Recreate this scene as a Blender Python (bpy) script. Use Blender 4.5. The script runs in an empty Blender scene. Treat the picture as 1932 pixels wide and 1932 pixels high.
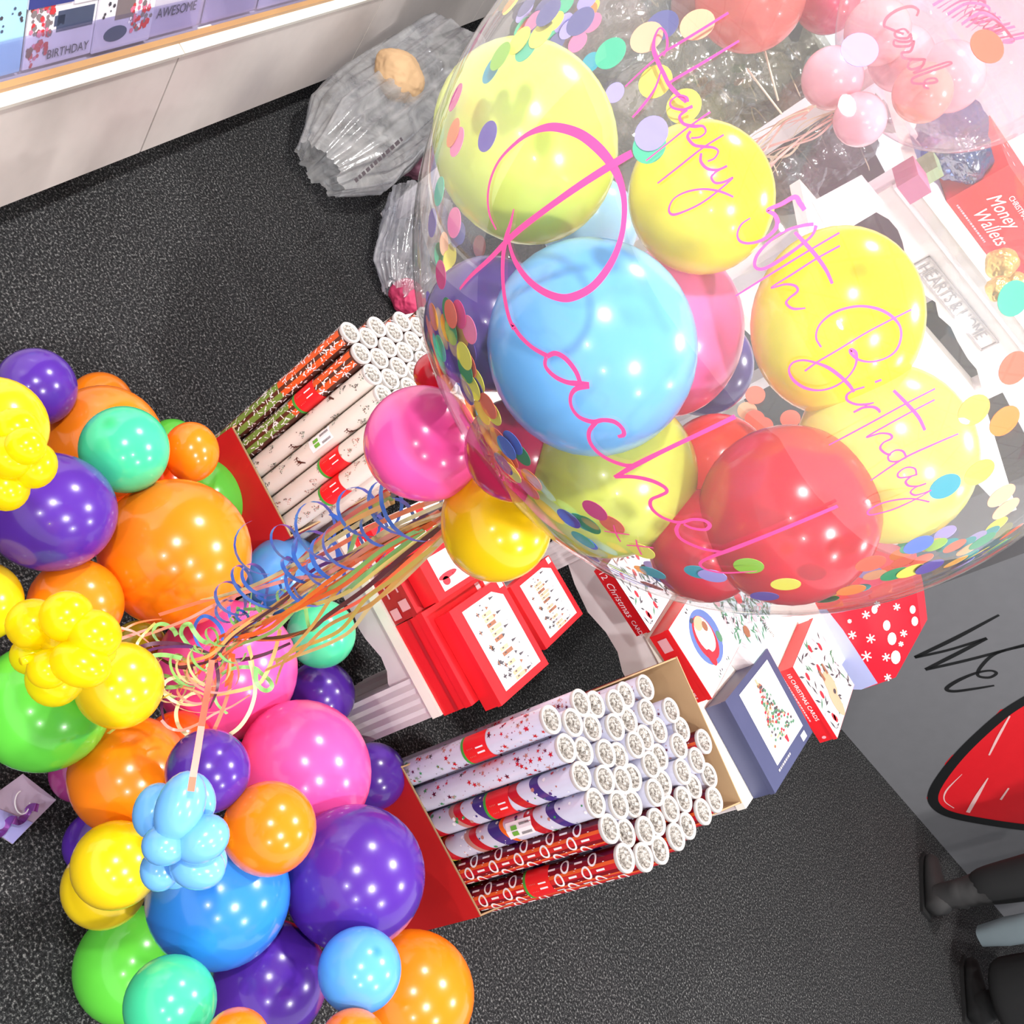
import bpy, bmesh, math, random
from mathutils import Vector, Matrix, noise
random.seed(7)
SC = bpy.context.scene
COL = SC.collection
# ------------------------------------------------------------------ camera geometry
F = 2100.0; CX = 966.0; H = 1.85
nad = Vector((-1760 - CX, 2420 - CX, F)).normalized()
Zc = -nad; fz = Vector((0, 0, 1)); Yc = (fz - Zc * fz.dot(Zc)).normalized(); Xc = Yc.cross(Zc)
O = Vector((0, 0, H))
def cv(v): return Vector((Xc.dot(v), Yc.dot(v), Zc.dot(v)))      # camera vector -> world
def ray(px, py): return cv(Vector((px - CX, py - CX, F))) / F
def onz(px, py, z=0.0):
    r = ray(px, py); return O + r * ((z - H) / r.z)
def dep(px, py, d): return O + ray(px, py) * d
def onp(px, py, P, n):
    r = ray(px, py); return O + r * ((P - O).dot(n) / r.dot(n))
def ony(px, py, y): return onp(px, py, Vector((0, y, 0)), Vector((0, 1, 0)))
U_ = cv(Vector((1, 0, 0))); D_ = cv(Vector((0, 1, 0))); FW = cv(Vector((0, 0, 1)))
cam = bpy.data.cameras.new('camera'); camo = bpy.data.objects.new('camera', cam); COL.objects.link(camo)
cam.sensor_width = 36; cam.sensor_height = 36; cam.sensor_fit = 'HORIZONTAL'; cam.lens = 36 * F / 1932
cam.clip_start = 0.02; cam.clip_end = 60
m = Matrix((U_, -D_, -FW)).transposed().to_4x4(); m.translation = O; camo.matrix_world = m
SC.camera = camo
# ------------------------------------------------------------------ world, exposure
w = bpy.data.worlds.new('world'); SC.world = w; w.use_nodes = True
w.node_tree.nodes['Background'].inputs[0].default_value = (0.93, 0.96, 1.0, 1)
w.node_tree.nodes['Background'].inputs[1].default_value = 1.0
SC.view_settings.view_transform = 'Standard'; SC.view_settings.look = 'None'
SC.view_settings.gamma = 1.0; SC.view_settings.exposure = 0.35; SC.view_settings.use_curve_mapping = False
SC.cycles.max_bounces = 10; SC.cycles.transparent_max_bounces = 40
SC.cycles.diffuse_bounces = 4; SC.cycles.glossy_bounces = 4; SC.cycles.transmission_bounces = 4
SC.cycles.caustics_reflective = False; SC.cycles.caustics_refractive = False
SC.cycles.sample_clamp_indirect = 4.0
LAMP_W = 52.0
# ------------------------------------------------------------------ materials
def lin(c):
    c = c / 255.0
    return c / 12.92 if c <= 0.04045 else ((c + 0.055) / 1.055) ** 2.4
def rgb(c): return (lin(c[0]), lin(c[1]), lin(c[2]), 1.0)
MATS = {}
def mat(name, col, rough=0.5, spec=0.5, coat=0.0, metal=0.0, sss=0.0, alpha=None):
    if name in MATS: return MATS[name]
    mt = bpy.data.materials.new(name); mt.use_nodes = True
    b = mt.node_tree.nodes['Principled BSDF']
    b.inputs['Base Color'].default_value = rgb(col); b.inputs['Roughness'].default_value = rough
    b.inputs['Specular IOR Level'].default_value = spec; b.inputs['Metallic'].default_value = metal
    b.inputs['Coat Weight'].default_value = coat
    # faint procedural variation of the surface itself
    nt = mt.node_tree; tc = nt.nodes.new('ShaderNodeTexCoord'); nz = nt.nodes.new('ShaderNodeTexNoise')
    nz.inputs['Scale'].default_value = 22; nz.inputs['Detail'].default_value = 3
    mx = nt.nodes.new('ShaderNodeMix'); mx.data_type = 'RGBA'
    c = rgb(col)
    mx.inputs['A'].default_value = tuple(min(1, v * 0.94) for v in c[:3]) + (1,)
    mx.inputs['B'].default_value = tuple(min(1, v * 1.05 + 0.003) for v in c[:3]) + (1,)
    nt.links.new(tc.outputs['Object'], nz.inputs['Vector']); nt.links.new(nz.outputs['Fac'], mx.inputs['Factor'])
    nt.links.new(mx.outputs['Result'], b.inputs['Base Color'])
    if alpha is not None: b.inputs['Alpha'].default_value = alpha
    MATS[name] = mt; return mt
def film(name, col, refl=0.1, haze=0.06, hcol=(255, 255, 255), rough=0.03, bump=0.0, bscale=10, edge=0.5, vary=0.0):
    """thin clear film: transparent + fresnel gloss + a little milky scatter"""
    mt = bpy.data.materials.new(name); mt.use_nodes = True; nt = mt.node_tree; nt.nodes.clear()
    out = nt.nodes.new('ShaderNodeOutputMaterial'); tr = nt.nodes.new('ShaderNodeBsdfTransparent'); tr.inputs[0].default_value = rgb(col)
    gl = nt.nodes.new('ShaderNodeBsdfGlossy'); gl.inputs['Roughness'].default_value = rough
    df = nt.nodes.new('ShaderNodeBsdfDiffuse'); df.inputs[0].default_value = rgb(hcol)
    tl = nt.nodes.new('ShaderNodeBsdfTranslucent'); tl.inputs[0].default_value = rgb(hcol)
    dd = nt.nodes.new('ShaderNodeMixShader'); dd.inputs[0].default_value = 0.5
    nt.links.new(df.outputs[0], dd.inputs[1]); nt.links.new(tl.outputs[0], dd.inputs[2])
    lw = nt.nodes.new('ShaderNodeLayerWeight'); lw.inputs['Blend'].default_value = 0.5
    p = nt.nodes.new('ShaderNodeMath'); p.operation = 'POWER'; p.inputs[1].default_value = 4.0
    nt.links.new(lw.outputs['Facing'], p.inputs[0])
    r = nt.nodes.new('ShaderNodeMath'); r.operation = 'MULTIPLY_ADD'; r.inputs[1].default_value = edge; r.inputs[2].default_value = refl; r.use_clamp = True
    nt.links.new(p.outputs[0], r.inputs[0])
    m1 = nt.nodes.new('ShaderNodeMixShader'); m1.inputs[0].default_value = haze
    m2 = nt.nodes.new('ShaderNodeMixShader')
    nt.links.new(tr.outputs[0], m1.inputs[1]); nt.links.new(dd.outputs[0], m1.inputs[2])
    nt.links.new(r.outputs[0], m2.inputs[0]); nt.links.new(m1.outputs[0], m2.inputs[1]); nt.links.new(gl.outputs[0], m2.inputs[2])
    nt.links.new(m2.outputs[0], out.inputs[0])
    if vary > 0:      # the film is cloudier along its creases
        tc2 = nt.nodes.new('ShaderNodeTexCoord'); n2 = nt.nodes.new('ShaderNodeTexNoise'); n2.inputs['Scale'].default_value = bscale * .8; n2.inputs['Detail'].default_value = 5; n2.inputs['Distortion'].default_value = 1.2
        mr = nt.nodes.new('ShaderNodeMapRange'); mr.inputs['From Min'].default_value = .35; mr.inputs['From Max'].default_value = .7; mr.inputs['To Min'].default_value = max(0, haze - vary); mr.inputs['To Max'].default_value = haze + vary
        nt.links.new(tc2.outputs['Object'], n2.inputs['Vector']); nt.links.new(n2.outputs['Fac'], mr.inputs['Value']); nt.links.new(mr.outputs[0], m1.inputs[0])
    if bump > 0:
        tc = nt.nodes.new('ShaderNodeTexCoord'); nz = nt.nodes.new('ShaderNodeTexNoise'); nz.inputs['Scale'].default_value = bscale; nz.inputs['Detail'].default_value = 4
        bp = nt.nodes.new('ShaderNodeBump'); bp.inputs['Strength'].default_value = bump; bp.inputs['Distance'].default_value = 0.02
        nt.links.new(tc.outputs['Object'], nz.inputs['Vector']); nt.links.new(nz.outputs['Fac'], bp.inputs['Height'])
        nt.links.new(bp.outputs[0], gl.inputs['Normal']); nt.links.new(bp.outputs[0], df.inputs['Normal'])
    return mt
def latex(name, col, trans=0.0, dark=None, _r=.20):
    """glossy latex; trans > 0 lets a part of the background through; dark = colour of the thick nipple at +Z"""
    if name in MATS: return MATS[name]
    mt = mat(name, col, 0.22, 0.5, 0.5); nt = mt.node_tree; b = nt.nodes['Principled BSDF']; b.inputs['Coat Roughness'].default_value = .04
    out = nt.nodes['Material Output']
    tl = nt.nodes.new('ShaderNodeBsdfTranslucent'); tl.inputs[0].default_value = rgb(col)
    mx = nt.nodes.new('ShaderNodeMixShader'); mx.inputs[0].default_value = 0.16
    nt.links.new(b.outputs[0], mx.inputs[1]); nt.links.new(tl.outputs[0], mx.inputs[2]); nt.links.new(mx.outputs[0], out.inputs[0])
    if trans > 0:
        tr = nt.nodes.new('ShaderNodeBsdfTransparent'); tr.inputs[0].default_value = rgb(tuple(min(255, c + 30) for c in col))
        m2 = nt.nodes.new('ShaderNodeMixShader'); m2.inputs[0].default_value = trans
        nt.links.new(mx.outputs[0], m2.inputs[1]); nt.links.new(tr.outputs[0], m2.inputs[2]); nt.links.new(m2.outputs[0], out.inputs[0])
    return mt
def latex_nipple(name, col, dark, axis, R):
    mt = latex(name, col); nt = mt.node_tree; b = nt.nodes['Principled BSDF']
    tc = nt.nodes.new('ShaderNodeTexCoord'); vd = nt.nodes.new('ShaderNodeVectorMath'); vd.operation = 'DISTANCE'
    vd.inputs[1].default_value = axis * R
    nt.links.new(tc.outputs['Object'], vd.inputs[0])
    mr = nt.nodes.new('ShaderNodeMapRange'); mr.inputs['From Min'].default_value = R * 0.08; mr.inputs['From Max'].default_value = R * 0.28
    mr.interpolation_type = 'SMOOTHSTEP'
    nt.links.new(vd.outputs['Value'], mr.inputs['Value'])
    mx = nt.nodes.new('ShaderNodeMix'); mx.data_type = 'RGBA'; mx.inputs['A'].default_value = rgb(dark); mx.inputs['B'].default_value = rgb(col)
    nt.links.new(mr.outputs[0], mx.inputs['Factor']); nt.links.new(mx.outputs['Result'], b.inputs['Base Color'])
    return mt
# ------------------------------------------------------------------ mesh builder
class MB:
    def __init__(s): s.v = []; s.f = []; s.mi = []; s.sm = []
    def add(s, vs, fs, mi=0, smooth=False):
        o = len(s.v); s.v += [Vector(p) for p in vs]
        for f in fs: s.f.append([o + i for i in f]); s.mi.append(mi); s.sm.append(smooth)
    def quad(s, a, b, c, d, mi=0): s.add([a, b, c, d], [(0, 1, 2, 3)], mi)
    def hexa(s, b, t, mi=0):          # 4 bottom, 4 top points
        s.add(list(b) + list(t), [(3, 2, 1, 0), (4, 5, 6, 7), (0, 1, 5, 4), (1, 2, 6, 5), (2, 3, 7, 6), (3, 0, 4, 7)], mi)
    def box(s, c, sz, M=None, mi=0):
        x, y, z = [k / 2 for k in sz]; P = [Vector(p) for p in ((-x, -y, -z), (x, -y, -z), (x, y, -z), (-x, y, -z), (-x, -y, z), (x, -y, z), (x, y, z), (-x, y, z))]
        P = [(M @ p if M else p) + Vector(c) for p in P]; s.hexa(P[:4], P[4:], mi)
    def prism(s, pts, off, mi=0, mi2=None):
        n = len(pts); A = [Vector(p) for p in pts]; B = [p + Vector(off) for p in A]
        s.add(A + B, [tuple(range(n - 1, -1, -1))], mi); o = len(s.v) - 2 * n
        s.f.append([o + n + i for i in range(n)]); s.mi.append(mi2 if mi2 is not None else mi); s.sm.append(False)
        for i in range(n):
            j = (i + 1) % n; s.f.append([o + i, o + j, o + n + j, o + n + i]); s.mi.append(mi); s.sm.append(False)
    def lathe(s, prof, A, B, C_, org, n=24, mi=0, smooth=True, wob=None):
        """prof: list (r, h); axis C_, cross axes A, B"""
        vs = []
        for k, (r, h) in enumerate(prof):
            for i in range(n):
                a = 2 * math.pi * i / n; rr = r * (1 + (wob(a, k) if wob else 0))
                vs.append(org + A * (rr * math.cos(a)) + B * (rr * math.sin(a)) + C_ * h)
        fs = []
        for k in range(len(prof) - 1):
            for i in range(n):
                j = (i + 1) % n; fs.append((k * n + i, k * n + j, (k + 1) * n + j, (k + 1) * n + i))
        s.add(vs, fs, mi, smooth)
    def tube(s, pts, r, n=8, mi=0, cap=True):
        T = []
        for i in range(len(pts)):
            a = pts[max(0, i - 1)]; b = pts[min(len(pts) - 1, i + 1)]; T.append((Vector(b) - Vector(a)).normalized())
        up = Vector((0.3, 0.2, 0.93)); vs = []
        for i, p in enumerate(pts):
            A = T[i].cross(up).normalized(); up = A.cross(T[i]); B = up.normalized(); rr = r[i] if isinstance(r, (list, tuple)) else r
            for k in range(n): a = 2 * math.pi * k / n; vs.append(Vector(p) + A * (rr * math.cos(a)) + B * (rr * math.sin(a)))
        fs = [(i * n + k, i * n + (k + 1) % n, (i + 1) * n + (k + 1) % n, (i + 1) * n + k) for i in range(len(pts) - 1) for k in range(n)]
        if cap: fs += [tuple(range(n - 1, -1, -1)), tuple(range((len(pts) - 1) * n, len(pts) * n))]
        s.add(vs, fs, mi, True)
    def build(s, name, mats, parent=None, loc=None):
        loc = Vector(loc) if loc is not None else Vector((0, 0, 0))
        me = bpy.data.meshes.new(name); me.from_pydata([tuple(p - loc) for p in s.v], [], s.f)
        if not isinstance(mats, (list, tuple)): mats = [mats]
        for mm in mats: me.materials.append(mm)
        me.polygons.foreach_set('material_index', s.mi); me.polygons.foreach_set('use_smooth', s.sm); me.update()
        ob = bpy.data.objects.new(name, me); COL.objects.link(ob); ob.location = loc
        if parent is not None: par(ob, parent)
        return ob
def par(ob, p):
    ob.parent = p; ob.matrix_parent_inverse = Matrix.Translation(-wloc(p))
def wloc(p):
    v = Vector(p.location)
    while p.parent is not None: p = p.parent; v = v  # children keep world-space locations through their inverse
    return v
def tag(o, label, cat, group=None, kind=None):
    o['label'] = label; o['category'] = cat
    if group: o['group'] = group
    if kind: o['kind'] = kind
    return o
def thing(name, loc, label, cat, group=None):
    o = bpy.data.objects.new(name, None); COL.objects.link(o); o.location = Vector(loc); o.empty_display_size = 0.05
    return tag(o, label, cat, group)
def struct(o): o['kind'] = 'structure'; return o
FONT = None
def text_mesh(mb, body, size, org, right, up, mi=0, lift=0.0008, shear=0.0, space=1.0, align='LEFT'):
    """flat letters merged into mb; right/up unit vectors on the surface"""
    if body.startswith('~'):      # print too small to read: a row of short dashes
        n = right.cross(up).normalized(); x = 0.0; rg = random.Random(body)
        for i in range(int(body[1:])):
            q = size * rg.uniform(.3, .9); a = org + right * x + n * lift; mb.add([a, a + right * q, a + right * q + up * size * .45, a + up * size * .45], [(0, 1, 2, 3)], mi); x += q + size * .25
        return
    cu = bpy.data.curves.new('t', 'FONT'); cu.body = body; cu.size = size; cu.shear = shear; cu.space_character = space; cu.align_x = align
    cu.resolution_u = 3
    ob = bpy.data.objects.new('t', cu); COL.objects.link(ob)
    dg = bpy.context.evaluated_depsgraph_get(); me = bpy.data.meshes.new_from_object(ob.evaluated_get(dg))
    n = right.cross(up).normalized()
    vs = [org + right * v.co.x + up * v.co.y + n * lift for v in me.vertices]
    mb.add(vs, [tuple(p.vertices) for p in me.polygons], mi)
    bpy.data.objects.remove(ob); bpy.data.curves.remove(cu); bpy.data.meshes.remove(me)
def smooth_path(pts, k=6):
    """Catmull-Rom through tuples of floats"""
    P = [tuple(p) for p in pts]; out = []
    for i in range(len(P) - 1):
        p0 = P[max(0, i - 1)]; p1 = P[i]; p2 = P[i + 1]; p3 = P[min(len(P) - 1, i + 2)]
        for j in range(k):
            t = j / k
            out.append(tuple(0.5 * (2 * b + (c - a) * t + (2 * a - 5 * b + 4 * c - d) * t * t + (-a + 3 * b - 3 * c + d) * t ** 3) for a, b, c, d in zip(p0, p1, p2, p3)))
    out.append(P[-1]); return out
WHITE = mat('white_paint', (228, 220, 222), 0.35); CREAM = mat('cream_paint', (232, 224, 214), 0.4)
#==STRUCTURE==
# ------------------------------------------------------------------ floor: flecked charcoal carpet
def carpet():
    mt = bpy.data.materials.new('charcoal_carpet'); mt.use_nodes = True; nt = mt.node_tree; b = nt.nodes['Principled BSDF']
    tc = nt.nodes.new('ShaderNodeTexCoord'); n1 = nt.nodes.new('ShaderNodeTexNoise'); n1.inputs['Scale'].default_value = 175; n1.inputs['Detail'].default_value = 5; n1.inputs['Roughness'].default_value = 0.75
    n2 = nt.nodes.new('ShaderNodeTexNoise'); n2.inputs['Scale'].default_value = 3; n2.inputs['Detail'].default_value = 2
    nt.links.new(tc.outputs['Object'], n1.inputs['Vector']); nt.links.new(tc.outputs['Object'], n2.inputs['Vector'])
    cr = nt.nodes.new('ShaderNodeValToRGB'); e = cr.color_ramp.elements
    e[0].position = 0.40; e[0].color = rgb((22, 22, 23)); e[1].position = 0.66; e[1].color = rgb((150, 149, 148))
    k = cr.color_ramp.elements.new(0.54); k.color = rgb((48, 48, 50))
    nt.links.new(n1.outputs['Fac'], cr.inputs[0])
    nt.links.new(cr.outputs[0], b.inputs['Base Color']); b.inputs['Roughness'].default_value = 0.95; b.inputs['Specular IOR Level'].default_value = 0.15
    bp = nt.nodes.new('ShaderNodeBump'); bp.inputs['Strength'].default_value = 0.6; bp.inputs['Distance'].default_value = 0.004
    nt.links.new(n1.outputs['Fac'], bp.inputs['Height']); nt.links.new(bp.outputs[0], b.inputs['Normal'])
    return mt
g = MB(); g.box((0, 2.5, -0.05), (14, 15, 0.1)); struct(g.build('floor', carpet()))
# ceiling of square tiles with recessed lamps
def tiles():
    mt = bpy.data.materials.new('ceiling_tiles'); mt.use_nodes = True; nt = mt.node_tree; b = nt.nodes['Principled BSDF']
    tc = nt.nodes.new('ShaderNodeTexCoord'); br = nt.nodes.new('ShaderNodeTexBrick'); br.offset = 0.0
    br.inputs['Color1'].default_value = (0.86, 0.86, 0.84, 1); br.inputs['Color2'].default_value = (0.8, 0.8, 0.79, 1); br.inputs['Mortar'].default_value = (0.35, 0.34, 0.33, 1)
    br.inputs['Scale'].default_value = 1.0; br.inputs['Brick Width'].default_value = 0.6; br.inputs['Row Height'].default_value = 0.6; br.inputs['Mortar Size'].default_value = 0.02
    nt.links.new(tc.outputs['Object'], br.inputs['Vector']); nt.links.new(br.outputs['Color'], b.inputs['Base Color']); b.inputs['Roughness'].default_value = 0.9
    return mt
g = MB(); g.box((0, 2.5, 2.96), (14, 15, 0.08)); struct(g.build('ceiling', tiles()))
trimm = mat('lamp_trim', (235, 235, 235), 0.4)
glow = bpy.data.materials.new('lamp_lens'); glow.use_nodes = True
bb = glow.node_tree.nodes['Principled BSDF']; bb.inputs['Emission Color'].default_value = (1, 0.98, 0.95, 1); bb.inputs['Emission Strength'].default_value = 20
e1 = Vector((1.82, 0.33, 0)); e2 = Vector((-0.52, 2.15, 0)); B0 = Vector((-0.6, -0.3, 2.9))
for i, j in ((0, 0), (1, 0), (2, 0), (0, 1), (1, 1), (2, 1), (1, -1), (0, -1)):
    if True:
        p = B0 + e1 * i + e2 * j
        t = thing('ceiling_spotlight', p, 'round recessed ceiling spotlight above the shop floor', 'ceiling light', 'round ceiling spotlights over the shop floor')
        g = MB(); g.lathe([(0.075, 0.02), (0.075, -0.012), (0.1, -0.012), (0.105, 0.02)], Vector((1, 0, 0)), Vector((0, 1, 0)), Vector((0, 0, 1)), p, 24); g.build('trim_ring', trimm, t)
        L = bpy.data.lights.new('lamp', 'AREA'); L.shape = 'DISK'; L.size = 0.17; L.energy = LAMP_W; L.color = (1, 0.98, 0.95)
        lo = bpy.data.objects.new('lamp', L); COL.objects.link(lo); lo.location = p + Vector((0, 0, -0.012)); par(lo, t)
#==END STRUCTURE==
# ------------------------------------------------------------------ greeting card rack along the left
P0 = onz(0, 391, 0.1); Q0 = onz(563, 170, 0.1); u = (Q0 - P0).normalized(); mo = Vector((-u.y, u.x, 0))   # mo points into the rack
th = math.radians(17); fd = Vector((0, 0, math.cos(th))) + mo * math.sin(th)
def cab(s, a, z):     # s along the rack, a depth into it, z height
    return P0 + u * s + mo * a + Vector((0, 0, z - 0.1))
rack = thing('card_display_rack', cab(1.0, 0.3, 0), 'long white greeting card rack with sloping base panels', 'display rack')
fasc = mat('rack_panel', (205, 196, 192), 0.45); ledgem = mat('rack_ledge', (250, 246, 236), 0.35); woodm = mat('pale_wood_edge', (188, 144, 96), 0.5); blackm = mat('black_plinth', (10, 10, 11), 0.8)
nn = u.cross(fd)
def sonf(px, py): return (onp(px, py, P0, nn) - P0).dot(u)
seams = [-1.2, sonf(300, 200) , sonf(300, 200) + 1.02, sonf(300, 200) + 2.04, sonf(300, 200) + 3.06]
hf = 0.255 / math.cos(th)
for a, b in zip(seams[:-1], seams[1:]):
    g = MB(); q = [P0 + u * (a + 0.003), P0 + u * (b - 0.003), P0 + u * (b - 0.003) + fd * hf, P0 + u * (a + 0.003) + fd * hf]
    g.prism(q, -nn.normalized() * 0.018 if nn.dot(mo) < 0 else nn.normalized() * 0.018)
    g.build('base_panel', fasc, rack)
    g = MB(); z0 = 0.1 + hf * math.cos(th); a0 = hf * math.sin(th)
    g.hexa([cab(a + .002, a0 - .006, z0), cab(b - .002, a0 - .006, z0), cab(b - .002, a0 + .016, z0 + .004), cab(a + .002, a0 + .016, z0 + .004)],
           [cab(a + .002, a0 - .006, z0 + .012), cab(b - .002, a0 - .006, z0 + .012), cab(b - .002, a0 + .016, z0 + .016), cab(a + .002, a0 + .016, z0 + .016)])
    g.build('ledge', ledgem, rack)
sA, sB = seams[0], seams[-1]
g = MB(); g.hexa([cab(sA, .06, 0.01), cab(sB, .06, 0.01), cab(sB, .6, 0.01), cab(sA, .6, 0.01)], [cab(sA, .06, .1), cab(sB, .06, .1), cab(sB, .6, .1), cab(sA, .6, .1)]); g.build('plinth', blackm, rack)
zt = z0 + .016; at = a0 + .016
g = MB()
g.hexa([cab(sA, at, zt - .02), cab(sB, at, zt - .02), cab(sB, at + .012, zt - .02), cab(sA, at + .012, zt - .02)], [cab(sA, at, zt + .014), cab(sB, at, zt + .014), cab(sB, at + .012, zt + .014), cab(sA, at + .012, zt + .014)])
g.build('wood_edge', woodm, rack)
# sloping card board behind and its clear lip
tc_ = math.radians(27); cd = Vector((0, 0, math.cos(tc_))) + mo * math.sin(tc_); cn = u.cross(cd); cn = cn if cn.dot(mo) < 0 else -cn
cb = cab(0, at + .03, zt + .0)
g = MB(); g.prism([cb + u * sA, cb + u * sB, cb + u * sB + cd * 1.3, cb + u * sA + cd * 1.3], -cn * 0.02); g.build('card_board', WHITE, rack)
g = MB(); g.prism([cab(sA, at + .014, zt - .01), cab(sB, at + .014, zt - .01), cab(sB, at + .05, zt - .01), cab(sA, at + .05, zt - .01)], Vector((0, 0, .005))); g.build('card_trough', ledgem, rack)
lipm = film('clear_acrylic', (238, 236, 250), 0.04, 0.08, (240, 238, 246))
g = MB(); lb = cab(0, at + .014, zt - .005); g.prism([lb + u * sA, lb + u * sB, lb + u * sB + cd * .085, lb + u * sA + cd * .085], cn * 0.002); g.build('clear_lip', lipm, rack)
for s in (sonf(372, 75),):
    g = MB(); c = lb + u * (s + .03) + cn * .004; g.prism([c, c + u * .05, c + u * .05 + cd * .016, c + cd * .016], cn * .004); g.build('lip_clip', ledgem, rack)
# cards standing in the rack
cpal = dict(ink=mat('card_ink', (70, 66, 78), .6), red=mat('card_red', (205, 60, 66), .5), navy=mat('card_navy', (52, 60, 130), .5), blue=mat('card_blue', (92, 138, 200), .5),
            gold=mat('card_gold', (222, 160, 60), .5), sky=mat('card_sky', (168, 214, 240), .5), wht=mat('card_white', (240, 238, 246), .45), lil=mat('card_lilac', (222, 216, 232), .45),
            grey=mat('card_grey', (130, 118, 122), .6), slate=mat('card_slate', (74, 84, 112), .5), pink=mat('card_pink', (222, 120, 150), .5), mag=mat('card_magenta', (190, 40, 130), .5), choc=mat('card_brown', (120, 70, 56), .5))
plist = list(cpal.values()); pidx = {k: i for i, k in enumerate(cpal)}
def card(px0, px1, base, deco, label, off=0.0, h=0.2, row=0):
    """px0, px1: pixel columns along the lip line"""
    def so(px):
        q = onp(px[0], px[1], cb, cn); return (q - cb).dot(u)
    s0, s1 = so(px0), so(px1); lo = min(s0, s1); hi = max(s0, s1); wd = hi - lo
    o = cb + u * lo + cn * (0.004 + off) + cd * (0.004 + row)
    t = thing('greeting_card', o, label, 'greeting card')
    g = MB(); g.prism([o, o + u * wd, o + u * wd + cd * h, o + cd * h], cn * 0.003, pidx[base]); g.build('card_body', plist, t)
    g = MB(); fo = o + cn * 0.0036; rng = random.Random(label)
    for d in deco:
        k = d[0]
        if k == 'r':      # rectangle: x0 y0 x1 y1 colour (fractions)
            _, x0, y0, x1, y1, c = d; a = [fo + u * (x * wd) + cd * (y * h) for x, y in ((x0, y0), (x1, y0), (x1, y1), (x0, y1))]; g.prism(a, cn * 0.0003, pidx[c])
        elif k == 'e':
            _, x, y, rx, ry, c = d; g.prism([fo + u * ((x + rx * math.cos(q)) * wd) + cd * ((y + ry * math.sin(q)) * h) for q in [i * math.pi / 8 for i in range(16)]], cn * 0.0004, pidx[c])
        elif k == 't':
            _, x, y, sz, txt, c = d; text_mesh(g, txt, sz * h, fo + u * (x * wd) + cd * (y * h) + cn * 0.0009, u, cd, pidx[c])
        elif k == 's':    # speckle of small shapes
            _, x0, y0, x1, y1, n_, sz, cs = d
            for _i in range(n_):
                x = rng.uniform(x0, x1); y = rng.uniform(y0, y1); r_ = sz * rng.uniform(.5, 1.2) * h; a0_ = rng.random() * 6
                c = fo + u * (x * wd) + cd * (y * h) + cn * (0.0002 + 0.0005 * rng.random())
                g.prism([c + u * (r_ * math.cos(a0_ + q * 1.257)) + cd * (r_ * math.sin(a0_ + q * 1.257)) for q in range(5)], cn * 0.0002, pidx[rng.choice(cs)])
    g.build('card_print', plist, t)
card((-190, 240), (-92, 206), 'lil', [('t', .1, .5, .12, '~4', 'ink')], 'lilac greeting card at the near end of the rack')
card((-85, 205), (26, 165), 'sky', [('s', .05, .35, .95, .95, 30, .02, ['ink', 'slate']), ('e', .35, .2, .22, .14, 'blue'), ('r', .1, .62, .18, .9, 'slate')], 'pale blue greeting card flecked with dark stars, far left of the rack')
card((32, 156), (165, 116), 'wht', [('s', .02, .12, .34, .62, 70, .035, ['red', 'pink', 'choc', 'red', 'grey']), ('r', .4, .3, .92, .5, 'slate'), ('r', .36, .36, .5, .46, 'slate'), ('t', .3, .06, .125, 'BIRTHDAY', 'ink'), ('s', .0, .02, .2, .12, 6, .02, ['red', 'pink']), ('s', 0, .6, .6, .72, 30, .03, ['gold', 'red', 'choc'])],
     'white birthday card with a dark car above the word BIRTHDAY')
card((160, 118), (268, 85), 'wht', [('e', .35, .16, .2, .08, 'slate'), ('r', .3, .3, .62, .62, 'grey'), ('r', .45, .5, 1.0, .98, 'blue'), ('s', .55, .15, .95, .45, 40, .035, ['pink', 'red', 'grey', 'wht']), ('s', .0, .35, .3, .7, 8, .02, ['ink'])],
     'white card with a blue and red parcel picture in the rack', 0.0045)
card((272, 84), (362, 57), 'lil', [('r', .1, .62, .95, .82, 'grey'), ('t', .06, .42, .15, 'AMAZING', 'ink'), ('t', .06, .2, .15, 'AWESOME', 'ink'), ('s', .05, .9, .95, .98, 20, .02, ['ink'])], 'lilac card lettered AMAZING AWESOME')
card((373, 54), (470, 24), 'lil', [('t', .3, .55, .1, '~3', 'grey'), ('r', .12, .86, .9, .9, 'lil')], 'plain pale lilac card right of the AMAZING card')
card((480, 21), (590, -14), 'wht', [('r', .12, .1, .88, .6, 'lil'), ('r', .3, .3, .7, .5, 'grey')], 'white card with lilac panel at the far end of the rack')
# a second row standing behind, above the first
card((28, 155), (112, 131), 'wht', [('s', .05, .1, .5, .98, 40, .03, ['red', 'gold', 'choc', 'sky']), ('r', 0, 0, 1, .26, 'navy'), ('r', .74, .3, .99, 1, 'navy'), ('e', .87, .5, .1, .1, 'red'), ('e', .87, .5, .05, .05, 'wht')], 'card with a navy panel and a round red badge, second row', 0.002, .2, .115)
card((114, 131), (165, 116), 'wht', [('s', .2, .05, .95, .3, 40, .035, ['gold', 'choc', 'gold']), ('t', .2, .7, .12, '~4', 'grey')], 'white card with a golden burst, second row', 0.003, .2, .11)
card((168, 116), (214, 100), 'wht', [('t', .3, .35, .14, '~3', 'grey'), ('r', .2, .7, .8, .72, 'grey')], 'white card with thin grey writing, second row', 0.005, .2, .11)
card((216, 100), (268, 85), 'navy', [('r', .05, .35, .35, 1, 'red'), ('e', .72, .6, .2, .14, 'wht'), ('e', .72, .6, .1, .07, 'gold')], 'navy card with red and white shapes, second row', 0.0065, .2, .11)
card((270, 84), (420, 40), 'mag', [('r', .1, .3, .9, .5, 'sky')], 'magenta and sky blue card behind the AMAZING card', 0.001, .2, .2)
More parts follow.
